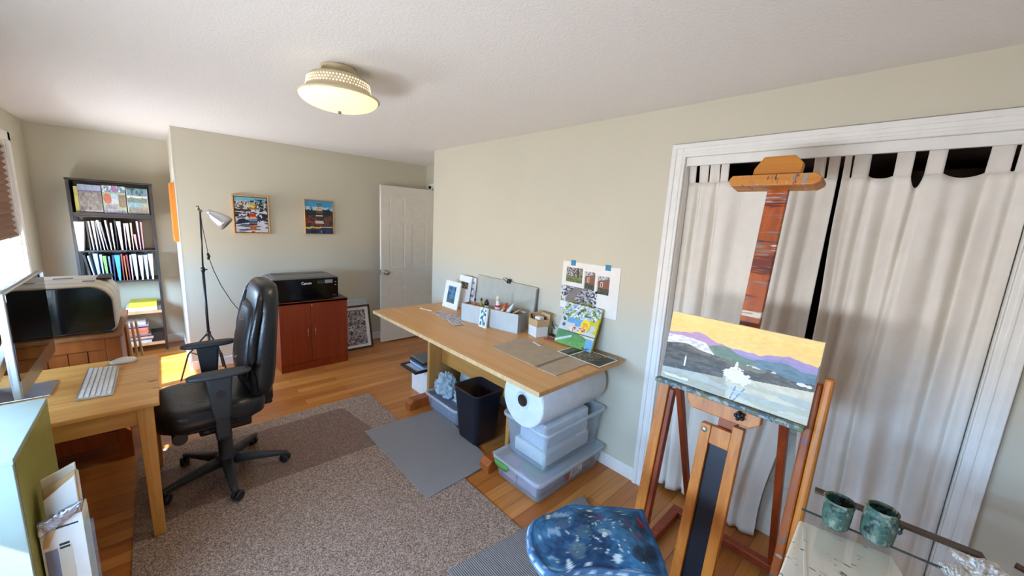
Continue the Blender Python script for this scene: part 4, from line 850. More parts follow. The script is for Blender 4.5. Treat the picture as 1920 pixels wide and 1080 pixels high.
o = Vector((-.142, 1.606, tz + .0085)); U = Vector((.014, -.293, 0)); V = Vector((.102, 0, .272)); Nn = U.cross(V).normalized()
T = thing('small_painting', 'bright garden painting on canvas leaning on the wall at the table end', 'painting', (-.12, 1.46, tz))
part(slab_on(B(), o, U, V, Nn, 0, 1, 0, 1, -.020, -.0003), 'canvas', mat('yellow painted canvas edge', (196, 184, 60), .6, var=.3, vscale=26), T, .002)
painted('painted_surface', p_garden, o + U * .003 + V * .003, U * .994, V * .994, 100, 100, T)
# taped sheet of photos on the wall
T = thing('reference_sheet', 'white sheet of printed photos taped to the wall above the table', 'poster', (-.001, 1.457, 1.0))
wy0, wy1, wz0, wz1 = 1.228, 1.690, 1.003, 1.336
part(B().box(-.0045, .0, wy0, wy1, wz0, wz1), 'paper_sheet', M['paper'], T)
def onwall(name, y1, y0, z0, z1, fn, nu, nv): painted(name, fn, (-.0049, y1, z0), (0, y0 - y1, 0), (0, 0, z1 - z0), nu, nv, T, M['print'])
def p_tree(u, v):
    c = flat(u, (110, 104, 100)); n = vnoise(u, v, 18, 81); put(c, (v > .4) & (n > .5), (190, 184, 182)); put(c, (v > .3) & (n < .3), (60, 56, 54)); put(c, (np.abs(u - .72) < .05), (58, 46, 36)); put(c, (v < .36), (116, 130, 70)); put(c, (v < .25) & (n > .5), (80, 84, 50)); put(c, (u > .8) & (v > .3) & (n > .4), (130, 140, 90)); return c
def p_house(s):
    def fn(u, v):
        c = flat(u, (140, 84, 60)); n = vnoise(u, v, 16, s); put(c, v > .8 + (u - .5) * .2, (196, 200, 206)); put(c, (v > .7) & (n > .6), (110, 104, 96)); put(c, (u > .3) & (u < .48) & (v > .4) & (v < .66), (220, 210, 200)); put(c, (u > .34) & (u < .44) & (v > .43) & (v < .62), (70, 60, 56)); put(c, v < .34, (56, 60, 44)); put(c, (v < .3) & (n > .55), (90, 92, 70)); put(c, u < .08, (210, 206, 200)); return c
    return fn
def p_bush(u, v):
    n = vnoise(u, v, 26, 91, 14); m2 = fbm(u, v, 9, 93); c = flat(u, (106, 100, 104)); put(c, n > .58, (176, 176, 184)); put(c, n < .32, (52, 50, 54)); put(c, (np.abs(u - .35 - (v - .5) * .3) < .12), (128, 118, 116)); put(c, ((u < .14) | (u > .86)) & (n > .45), (214, 216, 224)); put(c, (v < .16) & (m2 > .5), (140, 140, 80)); return c
onwall('printed_photo', 1.655, 1.515, 1.195, 1.298, p_tree, 50, 40); onwall('printed_photo', 1.50, 1.412, 1.165, 1.285, p_house(84), 40, 44); onwall('printed_photo', 1.395, 1.30, 1.150, 1.27, p_house(87), 40, 44)
onwall('printed_photo', 1.688, 1.385, 1.050, 1.165, p_bush, 90, 44)
for y in (1.60, 1.32): solo(B().box(-.0062, -.0047, y - .02, y + .02, wz1 - .025, wz1 + .012), 'masking_tape', M['bluetape'], ('left' if y > 1.5 else 'right') + ' strip of blue masking tape holding the reference sheet', 'tape', 'tape on the reference sheet')
# grey panel with clip against the wall
T = thing('grey_board', 'putty grey board with a black clip standing behind the paint box', 'board', (-.03, 2.27, tz))
o = Vector((-.05, 2.64, tz + .0005)); U = Vector((0, -.735, 0)); V = Vector((.03, 0, .325)); Nn = U.cross(V).normalized()
part(slab_on(B(), o, U, V, Nn, 0, 1, 0, 1, -.014, 0), 'panel', M['boardgrey'], T, .003)
part(slab_on(B(), o, U, V, Nn, .985, 1.0005, 0.02, .985, -.012, .003), 'edge_strip', M['greypl'], T, .002)
b = B().prism([(2.245, 1.088), (2.205, 1.088), (2.217, 1.122), (2.238, 1.122)], 'yz', -.035, -.008); cl = part(b, 'binder_clip', M['blackpl'], T, .002)
part(B().tube([(-.032, 2.22, 1.09), (-.05, 2.245, 1.115), (-.062, 2.262, 1.128), (-.05, 2.252, 1.132), (-.034, 2.226, 1.122)], .0026, 6), 'clip_handle', M['blackpl'], cl)
# long grey paint box (open top)
T = thing('paint_box', 'long pale grey open box of paint bottles on the work table', 'box', (-.24, 2.17, tz))
o = Vector((-.352, 2.42, tz + .0005)); U = Vector((.125, -.53, 0)); Wd = Vector((.113, .027, 0)); hgt = .142; e = Wd.normalized(); eu = U.normalized()
def obx(b, u0, u1, w0, w1, z0, z1): # u along box, w across, both in metres
    f = lambda u, w: tuple(o + eu * u + e * w)
    A = [f(u0, w0), f(u1, w0), f(u1, w1), f(u0, w1)]
    return b.hexa([(x, y, tz + z0) for x, y, _ in A], [(x, y, tz + z1) for x, y, _ in A])
Ln = U.length; Wn = .118
part(obx(B(), 0, Ln, 0, .004, .0005, hgt), 'front_wall', M['boxgrey'], T, .001); part(obx(B(), 0, Ln, Wn - .004, Wn, .0005, hgt + .004), 'back_wall', M['boxgrey'], T, .001)
part(obx(B(), 0, .004, .0042, Wn - .0042, .0005, hgt), 'end_wall', M['boxgreyd'], T, .001); part(obx(B(), Ln - .004, Ln, .0042, Wn - .0042, .0005, hgt), 'end_wall', M['boxgreyd'], T, .001)
part(obx(B(), .0042, Ln - .0042, .0042, Wn - .0042, .0005, .004), 'box_floor', M['boxgrey'], T)
part(obx(B(), 0, Ln, -.0006, .005, hgt, hgt + .003), 'rim', M['kraft'], T)
def bottle(u, w, r, h, neck, m1, mcap, lab, z0=.0045, coltip=None):
    p = o + eu * u + e * w; x, y = p.x, p.y; zb_ = tz + z0
    T2 = thing('paint_bottle', lab, 'bottle', (x, y, zb_), 'bottles in the grey paint box')
    part(B().lathe([(.001, zb_), (r, zb_ + .001), (r, zb_ + h * .72), (r * .8, zb_ + h * .82), (neck, zb_ + h * .88), (neck, zb_ + h), (.001, zb_ + h)], (x, y, 0), 20), 'bottle_body', m1, T2)
    part(B().lathe([(.001, zb_ + h), (neck * 1.25, zb_ + h), (neck * 1.1, zb_ + h + neck * 1.6), (neck * .3, zb_ + h + neck * 2.8), (.001, zb_ + h + neck * 2.9)], (x, y, 0), 16), 'cap', mcap, T2)
    return T2
mo = mat('amber orange bottle', (206, 104, 36), .25, var=.05); mol = mat('olive bottle', (150, 136, 60), .3, var=.05)
bottle(.09, .06, .021, .165, .007, mo, M['blackpl'], 'amber bottle with black nozzle in the paint box'); bottle(.15, .065, .017, .175, .007, mol, M['blackpl'], 'thin olive bottle with black nozzle in the paint box')
bottle(.215, .05, .022, .150, .016, M['whitepl'], M['blackpl'], 'squat white bottle with black cap in the paint box')
t2 = bottle(.315, .06, .022, .205, .014, M['whitepl'], M['offwhite'], 'tall white bottle with red label in the paint box')
p = o + eu * .315 + e * .06; part(B().cyl((p.x, p.y, tz + .155), (p.x, p.y, tz + .172), .0224, n=20), 'red_label', mat('red label', (196, 40, 50), .5, var=.02), t2)
# tubes of paint leaning in the box
def paint_tube(u, w, du, dw, z0, z1, r, m_, mc, lab):
    a = o + eu * u + e * w; c = o + eu * (u + du) + e * (w + dw); a = Vector((a.x, a.y, tz + z0)); c = Vector((c.x, c.y, tz + z1)); d = (c - a).normalized()
    T2 = thing('paint_tube', lab, 'paint tube', tuple(a), 'tubes in the grey paint box')
    s = d.cross(Vector((0, 0, 1))).normalized(); k2 = s.cross(d)
    part(B().sell([(a + d * .014, s * r * .5, k2 * r * .5, 2.2), (a + d * .02, s * r, k2 * r, 2.2), (a + d * (c - a).length * .7, s * r, k2 * r * .7, 2.4), (c, s * r * 1.15, k2 * .002, 2.4)], 18), 'tube_body', m_, T2)
    part(B().cyl(a, a + d * .016, r * .55, n=12), 'cap', mc, T2)
paint_tube(.365, .04, .045, .0, .10, .205, .019, mat('orange tube', (226, 92, 28), .35, var=.05), M['whitepl'], 'orange paint tube leaning in the paint box')
paint_tube(.40, .03, .075, .02, .09, .215, .019, M['bubble'], M['whitepl'], 'large white paint tube leaning in the paint box')
paint_tube(.345, .026, .06, -.006, .10, .165, .013, M['offwhite'], M['orangeframe'], 'small cream paint tube leaning in the paint box')
paint_tube(.44, .05, .065, .02, .11, .16, .011, M['palewood'], M['cherry'], 'thin tan paint tube lying across the paint box end')
paint_tube(.42, .085, .06, .0, .12, .165, .010, M['greypl'], M['blackpl'], 'thin grey paint tube at the back of the paint box')
# small framed / matted prints at the left end
def p_blue(u, v):
    n = fbm(u, v, 7, 101); c = flat(u, (54, 96, 130)); put(c, n > .55, (80, 130, 150)); put(c, n < .4, (40, 66, 110)); put(c, v < .2 + (n - .5) * .3, (84, 96, 84)); return c
def p_dark(u, v):
    n = vnoise(u, v, 14, 103, 6); c = flat(u, (96, 88, 80)); put(c, n > .6, (150, 140, 126)); put(c, n < .35, (60, 54, 50)); return c
def p_teal(u, v):
    n = vnoise(u, v, 7, 109, 9); c = flat(u, (232, 238, 240)); put(c, (n > .52) & (u > .12) & (u < .88) & (v > .08) & (v < .94), (86, 150, 150)); put(c, (n > .7) & (u > .12) & (u < .88) & (v > .08), (60, 96, 130)); return c
def p_marble(u, v):
    n = vnoise(u, v, 5, 117, 14); c = flat(u, (224, 224, 230)); put(c, n > .6, (150, 156, 176)); put(c, n > .75, (110, 110, 140)); return c
def leaning_print(name, lab, x, yL, yR, z0, h, back, fn, box, m_, t=.012, grp='small prints on the work table'):
    T2 = thing(name, lab, 'print', (x, (yL + yR) / 2, z0), grp)
    o = Vector((x, yL, z0)); U = Vector((back * .05, yR - yL, 0)); V = Vector((back, 0, h)); Nn = U.cross(V).normalized()
    part(slab_on(B(), o, U, V, Nn, 0, 1, 0, 1, -t, -.0004), 'mat_board', m_, T2, .001)
    u0, u1, v0, v1 = box; painted('printed_picture', fn, o + U * u0 + V * v0, U * (u1 - u0), V * (v1 - v0), 36, 40, T2, M['print'])
leaning_print('matted_print', 'white matted print of a blue abstract at the table far end', -.205, 2.935, 2.705, tz + .0006, .243, .045, p_blue, (.24, .76, .2, .82), M['paper'])
leaning_print('matted_print', 'white matted print with a dark band standing behind the blue one', -.098, 2.87, 2.69, tz + .0006, .295, .045, p_dark, (.2, .8, .6, .8), M['paper'])
leaning_print('marbled_card', 'marbled white card leaning behind the matted prints', -.062, 2.80, 2.652, tz + .0006, .290, .03, p_marble, (.02, .98, .02, .98), M['paper'])
leaning_print('painted_tile', 'small white canvas with teal brush marks leaning on the paint box', -.338, 2.21, 2.125, tz + .0006, .150, .016, p_teal, (.0, 1, 0, 1), M['paper'], .014)
# postcards spread on the table
def p_card(s):
    def fn(u, v):
        n = fbm(u, v, 8, s); c = flat(u, (176, 172, 180)); put(c, n > .55, (206, 204, 210)); put(c, n < .42, (130, 130, 146)); put(c, vnoise(u, v, 12, s + 7) > .75, (150, 120, 120)); return c
    return fn
for i, (x, y, r_) in enumerate(((-.37, 2.68, .3), (-.40, 2.58, -.15), (-.33, 2.52, .5), (-.405, 2.46, .2), (-.44, 2.36, -.25))):
    T2 = thing('postcard', '%s of the printed postcards fanned out before the paint box, counted from the far end' % ordn[i], 'postcard', (x, y, tz), 'postcards on the work table', r_)
    z = .0006 + i * .0011
    part(B().box(-.048, .048, -.07, .07, z, z + .0008), 'card', M['paper'], T2, local=True); OFF[T2.name] = (0, 0, 0)
    painted('printed_picture', p_card(130 + i * 9), (-.043, -.065, z + .0010), (.086, 0, 0), (0, .13, 0), 24, 30, T2, M['print'])
solo(B().hexa([(-.405, 2.80, tz), (-.395, 2.795, tz), (-.43, 2.93, tz), (-.44, 2.93, tz)][::-1], [(-.405, 2.80, tz + .006), (-.395, 2.795, tz + .006), (-.43, 2.93, tz + .006), (-.44, 2.93, tz + .006)][::-1]), 'pencil', M['offwhite'], 'pale pencil lying at the far end of the work table', 'pencil', None, .001)
# white and kraft boxes by the paint box
solo(B().hexa([(-.178, 1.748, tz + .0004), (-.078, 1.725, tz + .0004), (-.055, 1.825, tz + .0004), (-.155, 1.848, tz + .0004)], [(-.178, 1.748, tz + .078), (-.078, 1.725, tz + .078), (-.055, 1.825, tz + .078), (-.155, 1.848, tz + .078)]), 'small_box', M['whitepl'], 'small white box under the kraft tray on the work table', 'box', None, .002)
T = thing('kraft_tray', 'small kraft card tray of odds and ends stacked on the white box', 'tray', (-.117, 1.786, tz + .0785))
zk = tz + .0787
A = [Vector(p) for p in ((-.178, 1.742, zk), (-.072, 1.718, zk), (-.05, 1.822, zk), (-.158, 1.848, zk))]
def tray_wall(i, t, h0):
    a, c = A[i], A[(i + 1) % 4]; d = (c - a).normalized(); nn = Vector((-d.y, d.x, 0)) * t
    return B().hexa([tuple(a), tuple(c), tuple(c + nn), tuple(a + nn)], [tuple(p + Vector((0, 0, h0))) for p in (a, c, c + nn, a + nn)])
for i in range(4): part(tray_wall(i, .003, .05 if i in (0, 3) else .085), 'tray_wall', M['kraft'], T)
part(B().add([tuple(p + Vector((0, 0, .002))) for p in A], [(0, 1, 2, 3)]), 'tray_floor', M['kraft'], T, thick=.002)
solo(B().box(-.145, -.10, 1.75, 1.80, zk + .0032, zk + .066), 'eraser_block', M['paper'], 'white eraser block sitting in the kraft tray', 'eraser', None, .003)
solo(B().cyl((-.094, 1.745, zk + .0032), (-.090, 1.750, zk + .062), .010, n=12), 'ink_pot', M['blackpl'], 'small black ink pot in the kraft tray', 'ink pot', None)
solo(B().cyl((-.140, 1.825, zk + .0032), (-.15, 1.83, zk + .078), .007, n=10), 'marker_pen', M['blackpl'], 'black marker pen standing in the kraft tray', 'pen', None)
b = B().tube([(-.02, 1.735, tz + .001), (-.02, 1.735, tz + .10)], .003, 6).tube([(-.02, 1.735, tz + .07), (-.05, 1.70, tz + .085), (-.055, 1.68, tz + .065)], .004, 6).cyl((-.02, 1.735, tz), (-.02, 1.735, tz + .004), .018, n=14)
solo(b, 'small_stand', M['blackpl'], 'small black metal stand beside the white box', 'stand', None)
for i, (x, y, dx, dy, col) in enumerate(((-.14, 1.70, .015, -.10, (150, 80, 70)), (-.12, 1.69, .02, -.09, (110, 96, 110)), (-.105, 1.70, .02, -.085, (170, 90, 60)))):
    solo(B().tube([(x, y, tz + .005), (x + dx, y + dy, tz + .005)], .0045, 8), 'crayon', mat('crayon %d' % i, col, .5), ('red brown', 'grey violet', 'rust orange')[i] + ' crayon lying before the small painting', 'crayon', 'crayons by the small painting')

# ------------------------------------------------------------------ under the table
def tub(name, lab, cat, x0, x1, y0, y1, z0, z1, ins, rim=.014, grp=None, m_=None):
    T = thing(name, lab, cat, ((x0 + x1) / 2, (y0 + y1) / 2, z0), grp)
    t = .003; bo = [(x0 + ins, y0 + ins), (x1 - ins, y0 + ins), (x1 - ins, y1 - ins), (x0 + ins, y1 - ins)]; to = [(x0, y0), (x1, y0), (x1, y1), (x0, y1)]
    def rnd_rect(p, r, z, n=5):
        (ax, ay), (bx_, by_) = p[0], p[2]; out = []
        for cxx, cyy, a0 in ((bx_ - r, by_ - r, 0), (ax + r, by_ - r, 90), (ax + r, ay + r, 180), (bx_ - r, ay + r, 270)):
            for i in range(n + 1): a_ = math.radians(a0 + 90 * i / n); out.append((cxx + r * math.cos(a_), cyy + r * math.sin(a_), z))
        return out
    ins_ = lambda p, d: [(p[0][0] + d, p[0][1] + d), (p[1][0] - d, p[1][1] + d), (p[2][0] - d, p[2][1] - d), (p[3][0] + d, p[3][1] - d)]
    rg = [rnd_rect(ins_(bo, .02), .02, z0 + .001), rnd_rect(bo, .03, z0 + .012), rnd_rect(to, .035, z1 - .002), rnd_rect(ins_(to, t), .034, z1 - .002), rnd_rect(ins_(bo, t), .03, z0 + .014), rnd_rect(ins_(bo, .02), .02, z0 + .005)]
    b = B().rings(rg, True, True); part(b, 'tub_body', m_ or M['bin'], T)
    rg = [rnd_rect(ins_(to, -.002), .036, z1 - rim), rnd_rect(ins_(to, -.012), .042, z1 - rim * .9), rnd_rect(ins_(to, -.013), .042, z1), rnd_rect(ins_(to, -.001), .036, z1 + .003), rnd_rect(ins_(to, .004), .032, z1 - .002)]
    b = B().rings(rg, False, True); part(b, 'rim', M['binrim'], T); return T
T = tub('storage_bin', 'low clear storage bin with green latches, under the taller bin', 'storage bin', -.665, -.022, 1.205, 1.598, 0, .150, .022, .02)
for y in (1.27, 1.53)[:1] + (1.46,):
    pass
part(B().sell([((-.682, 1.50, .105), (.006, 0, 0), (0, .05, 0), 2.5), ((-.684, 1.50, .125), (.008, 0, 0), (0, .062, 0), 2.5), ((-.682, 1.50, .142), (.006, 0, 0), (0, .06, 0), 2.5)], 20), 'latch', M['greenpl'], T, 0, 'green latch')
part(B().box(-.672, -.02, 1.199, 1.604, .1535, .157), 'bin_lid', M['bin'], T, .002)
for i, (x0, x1, y0, y1, z0, z1, col, lab) in enumerate(((-.62, -.36, 1.26, 1.42, .016, .12, (170, 160, 190), 'lilac folded pack in the low clear bin'), (-.62, -.30, 1.43, 1.55, .016, .13, (196, 160, 170), 'pink pack in the low clear bin'), (-.35, -.10, 1.25, 1.41, .016, .11, (150, 130, 110), 'brown book pack along the side of the low clear bin'), (-.60, -.40, 1.28, 1.40, .121, .148, (110, 150, 120), 'green pad on the lilac pack in the low clear bin'), (-.29, -.08, 1.43, 1.55, .016, .10, (120, 120, 130), 'grey pack at the back of the low clear bin'))):
    solo(B().box(x0, x1, y0, y1, z0, z1), 'folded_pack', mat('pack %d' % i, col, .7, var=.12), lab, 'pack', 'packs in the low bin', .006)
def p_red(u, v):
    c = flat(u, (216, 208, 204)); put(c, u < .25, (176, 40, 60)); put(c, (u > .3) & (vnoise(u, v, 10, 3) > .5), (130, 130, 136)); return c
painted('printed_label', p_red, (-.40, 1.2205, .045), (.16, 0, 0), (0, -.006, .07), 20, 10, T, M['print'])
T = tub('storage_bin', 'taller translucent storage bin carrying the bubble wrap roll', 'storage bin', -.605, -.035, 1.222, 1.582, .158, .421, .03, .018)
part(B().box(-.30, -.20, 1.2375, 1.2385, .30, .39, None), 'paper_sticker', M['paper'], T)
solo(B().box(-.55, -.12, 1.27, 1.53, .172, .26), 'white_package', M['paper'], 'white package lying in the taller translucent bin', 'package', None, .01)
solo(B().box(-.54, -.10, 1.295, 1.505, .2602, .415), 'bubble_wrap_pack', M['bubble'], 'folded bubble wrap pack filling the taller translucent bin', 'package', None, .02)
# bubble wrap roll
T = thing('bubble_wrap_roll', 'big white bubble wrap roll with brown core on the taller bin', 'bubble wrap roll', (-.345, 1.385, .425))
yc_, zc_, r_ = 1.385, .5862, .160; xs_ = (-.655, -.03); b = B(); nseg = 64
prof = [(.034, xs_[0] + .006), (.05, xs_[0] + .002)] + [(.05 + (r_ - .012 - .05) * i / 14, xs_[0] + (.003 if i % 2 else -.001)) for i in range(15)] + [(r_ - .004, xs_[0] + .004), (r_, xs_[0] + .014), (r_ + .001, -.3), (r_, xs_[1] - .014), (r_ - .01, xs_[1]), (.034, xs_[1])]
q = Vector((1, 0, 0)).to_track_quat('Z', 'Y')
part(b.lathe([(p[0], p[1]) for p in prof], (0, yc_, zc_), nseg, q, False), 'wrap', M['bubble'], T)
part(B().lathe([(.0345, xs_[0] - .002), (.0345, xs_[1]), (.030, xs_[1]), (.030, xs_[0] - .002)], (0, yc_, zc_), 28, q, False), 'cardboard_core', mat('brown cardboard core', (120, 96, 84), .85, var=.05), T)
# waste bin
T = thing('waste_bin', 'navy black rectangular waste bin under the work table', 'waste bin', (-.5, 1.98, 0.0095))
def rrect(x0, x1, y0, y1, z, r, n=5):
    out = []
    for cxx, cyy, a0 in ((x1 - r, y1 - r, 0), (x0 + r, y1 - r, 90), (x0 + r, y0 + r, 180), (x1 - r, y0 + r, 270)):
        for i in range(n + 1): a_ = math.radians(a0 + 90 * i / n); out.append((cxx + r * math.cos(a_), cyy + r * math.sin(a_), z))
    return out
part(B().rings([rrect(-.585, -.395, 1.875, 2.085, .017, .03), rrect(-.59, -.39, 1.87, 2.09, .024, .035), rrect(-.628, -.382, 1.832, 2.112, .395, .04), rrect(-.633, -.377, 1.827, 2.117, .403, .042), rrect(-.633, -.377, 1.827, 2.117, .410, .042), rrect(-.624, -.386, 1.836, 2.108, .410, .04), rrect(-.586, -.394, 1.874, 2.086, .03, .034)], True, True), 'bin_shell', M['navy'], T)
# low clear bin with plastic bags on it
T = tub('storage_bin', 'low clear bin left of the waste bin, piled with plastic bags', 'storage bin', -.56, -.15, 2.16, 2.60, .0, .150, .02, .016)
solo(B().box(-.53, -.18, 2.20, 2.56, .016, .12), 'folded_pack', M['bluegrey'], 'pale blue pack inside the low clear bin left of the waste bin', 'pack', None, .01)
def crumple(c, r, seed, n=22, m=14, k_=.26):
    rs = np.random.RandomState(seed); b = B(); G = rs.rand(m + 1, n)
    vs = []
    for j in range(m + 1):
        for i in range(n):
            ph = PI * j / m; th = 2 * PI * i / n; d = 1 + k_ * (G[j, i] - .5) * 2 * (1 if 0 < j < m else 0)
            vs.append((c[0] + r[0] * math.sin(ph) * math.cos(th) * d, c[1] + r[1] * math.sin(ph) * math.sin(th) * d, max(c[2] - r[2] * .82, c[2] - r[2] * math.cos(ph) * d)))
    fs = [(j * n + i, j * n + (i + 1) % n, (j + 1) * n + (i + 1) % n, (j + 1) * n + i) for j in range(m) for i in range(n)]
    return b.add(vs, fs, False)
for c, r, sd, lab in (((-.445, 2.47, .215), (.085, .095, .10), 3, 'large crumpled blue white plastic bag on the low clear bin'), ((-.42, 2.255, .205), (.085, .075, .075), 8, 'crumpled clear plastic bag on the low clear bin beside the waste bin'), ((-.245, 2.38, .28), (.075, .11, .15), 12, 'tall crumpled pale blue bag at the back of the low clear bin')):
    solo(crumple(c, r, sd), 'plastic_bag', M['polybag'], lab, 'plastic bag', 'bags on the low clear bin')
# white carton with papers behind the table leg
T = thing('filing_carton', 'white carton of papers behind the far table leg', 'carton', (-.29, 2.87, 0))
for q_ in ((-.47, -.12, 2.735, 2.739, .002, .25), (-.47, -.12, 3.001, 3.005, .002, .25), (-.47, -.466, 2.7392, 3.0008, .002, .25), (-.124, -.12, 2.7392, 3.0008, .002, .25)): part(B().box(*q_), 'carton_wall', M['paper'], T)
part(B().box(-.466, -.124, 2.739, 3.001, 0, .003), 'carton_floor', M['paper'], T)
solo(B().box(-.455, -.135, 2.75, 2.99, .0035, .246), 'paper_stack', M['paper'], 'white paper stack filling the carton', 'paper stack', None, .004)
T = thing('black_frame', 'black edged picture frame lying on the white carton', 'picture frame', (-.42, 2.87, .2505))
for q_ in ((-.585, -.20, 2.735, 2.757), (-.585, -.20, 2.983, 3.005), (-.585, -.563, 2.757, 2.983), (-.222, -.20, 2.757, 2.983)): part(B().box(*q_, .2505, .270), 'frame_rail', M['blackpl'], T, .002)
part(B().box(-.563, -.222, 2.757, 2.983, .252, .262), 'glazed_print', mat('blue white print', (206, 212, 226), .3, var=.06), T)
for i, (z, x0, m_, lab) in enumerate(((.2705, -.50, M['file_pale blue'], 'pale blue folder on the black frame, lowest of the stack'), (.2855, -.495, M['file_slate'], 'slate folder in the middle of the stack on the black frame'), (.3005, -.505, M['file_charcoal'], 'charcoal folder near the top of the stack on the black frame'), (.3185, -.488, M['greypl'], 'grey folder topmost on the stack under the table'))):
    solo(B().box(x0, -.18, 2.75 + i * .006, 2.99, z, z + (.0145 if i != 2 else .0175)), 'folder', m_, lab, 'folder', 'folders on the black frame', .003)
b = B().sell([((-.27, 1.765, .002), (.09, 0, 0), (0, .05, 0), 2.6), ((-.27, 1.765, .05), (.10, 0, 0), (0, .06, 0), 2.6), ((-.27, 1.765, .22), (.08, 0, 0), (0, .055, 0), 2.4), ((-.26, 1.76, .33), (.05, 0, 0), (0, .03, 0), 2.2), ((-.26, 1.76, .36), (.02, 0, 0), (0, .02, 0), 2)], 24)
solo(b, 'cloth_bag', M['greyfab'], 'grey purple cloth bag between the waste bin and the storage bins', 'bag', None)
# ------------------------------------------------------------------ closet curtains
def sm(a, b, x): t = max(0, min(1, (x - a) / (b - a))); return t * t * (3 - 2 * t)
ROD = 1.945
def curtain(name, label, yL, yR, bot, tabs, folds, seed, edgeL, edgeR):
    """yL > yR; bot(s) bottom height; tabs list of (y0, y1) ranges along s in 0..1; edge functions give y of the side edges at height z"""
    rs = np.random.RandomState(seed); ph = rs.rand(8) * 6.28; b = B(); nu, nv = 150, 60
    def hem(s):
        z = 1.853
        for i in range(len(tabs) - 1):
            a, c = tabs[i][1], tabs[i + 1][0]
            if a < s < c: z -= tabs_dip[i] * math.sin(PI * (s - a) / (c - a)) ** .7
        return z
    tabs_dip = folds['dip']
    def X(s, z):
        d = 1.95 - z; amp = folds['amp'] * (.35 + .65 * sm(0, .5, d))
        x = 0
        for i, (fr, w, sl) in enumerate(folds['waves']): x += w * math.sin(2 * PI * fr * (s + sl * d) + ph[i])
        for s0, wd, h, sl in folds.get('ridges', ()): q = (s - s0 - sl * d) / wd; x -= h / amp * math.exp(-q * q) * (.3 + .7 * sm(0.02, .35, d))
        return .052 - amp * x + folds.get('flare', 0) * sm(1.2, 1.95, d)
    def P(s, z):
        a, c = edgeL(z), edgeR(z); y = a + (c - a) * s
        x = min(max(X(s, z), -.005 if not (z > 1.8) else .022), .16); return (x, y, z)
    b.grid(lambda u, v: P(u, bot(u) + (hem(u) - bot(u)) * v), nu, nv)
    T = thing(name, label, 'curtain', (.05, (yL + yR) / 2, 0), 'closet curtains')
    part(b, 'cloth_panel', M['curtain'], T, thick=.0025)
    for a, c in tabs:
        b = B(); n = 6
        b.grid(lambda u, v: (P(a + (c - a) * u, hem(a + (c - a) * u) + (ROD - hem(a + (c - a) * u)) * v)[0] * (1 - v) + v * .038 if v < 1 else .038, P(a + (c - a) * u, ROD)[1], hem(a + (c - a) * u) + (ROD - hem(a + (c - a) * u)) * v - (0.006 if v == 0 else 0)), n, 8)
        part(b, 'tab_loop', M['curtain'], T, thick=.004)
    return T
T = thing('curtain_rod', 'thin curtain rod behind the closet head casing', 'curtain rod', (.06, .33, ROD))
part(B().cyl((.058, IR + .001, ROD), (.058, IL - .001, ROD), .009, n=14), 'rod', M['darkrack'], T)
# left panel
def eL1(z): return .905 - .035 * sm(1.1, .2, z) + 0.0
def eR1(z): return .276 + .006 * sm(1.9, 1.2, z) + .055 * sm(.75, .15, z)
fl = dict(amp=.024, waves=((4.2, .40, -.05), (7.3, .16, .06), (1.7, .5, .03)), dip=[.004, .004, .004, .03, .004], ridges=((.09, .018, .040, 0), (.23, .022, .044, .012), (.90, .03, .03, -.03), (.80, .025, .02, -.03), (.52, .05, .010, -.02), (.66, .05, .014, .01)), flare=.02)
def bot1(s): return .006 + .03 * max(0, math.sin(s * 5.2 + .6)) * (1 if s < .55 else .2)
curtain('closet_curtain', 'cream tab top curtain on the left of the closet, behind the easel', .9, .28, bot1, [(.0, .06), (.085, .16), (.17, .245), (.255, .315), (.86, .925), (.94, 1.0)], fl, 4, eL1, eR1)
# right panel
def eL2(z): return .262 - .012 * sm(1.7, 1.2, z) - .05 * sm(1.0, .1, z)
def eR2(z): return -.238
fr = dict(amp=.036, waves=((2.3, .5, .06), (4.3, .30, -.07), (6.4, .12, .05)), dip=[.006, .012, .052, .018, .004], ridges=((.06, .03, .030, 0), (.19, .03, .026, -.05), (.33, .035, .020, -.06), (.47, .03, .036, -.07), (.63, .05, .02, .04), (.80, .045, .040, -.02), (.92, .03, .024, .0)), flare=-.015)
def bot2(s): return .008 + .012 * math.sin(s * 7)
curtain('closet_curtain', 'cream tab top curtain on the right of the closet, beside the paint jars', .26, -.24, bot2, [(.0, .045), (.06, .165), (.31, .41), (.48, .575), (.775, .88), (.90, 1.0)], fr, 9, eL2, eR2)
# things inside the closet seen in the gaps
T = thing('drawer_unit', 'beige drawer unit inside the closet behind the curtain gap', 'drawer unit', (.33, .28, 0))
part(B().box(.17, .5, .02, .55, 0, .92), 'carcass', M['offwhite'], T, .004)
for i in range(3): part(B().box(.16, .1698, .03, .54, .03 + i * .3, .31 + i * .3), 'drawer', M['offwhite'], T, .004)
solo(B().box(.30, .62, -.24, .12, 1.5, 1.90), 'garment_box', M['cherrytop'], 'dark red brown garment box hanging high inside the closet', 'box', None, .006)

# ------------------------------------------------------------------ studio easel
TL = .155; X0 = -.62
EA = math.atan(TL); EU = Vector((math.sin(EA), 0, math.cos(EA))); EN = Vector((-math.cos(EA), 0, math.sin(EA)))  # up along the lean, normal toward the room
def ep(y, s, d): return Vector((X0, y, 0)) + EU * s + EN * d
def ebox(b, y0, y1, s0, s1, d0, d1):
    f = lambda y, s, d: tuple(ep(y, s, d))
    return b.hexa([f(y0, s0, d0), f(y1, s0, d0), f(y1, s0, d1), f(y0, s0, d1)], [f(y0, s1, d0), f(y1, s1, d0), f(y1, s1, d1), f(y0, s1, d1)])
T = thing('studio_easel', 'paint smeared wooden studio easel in front of the closet curtains', 'easel', (X0, .4, 0))
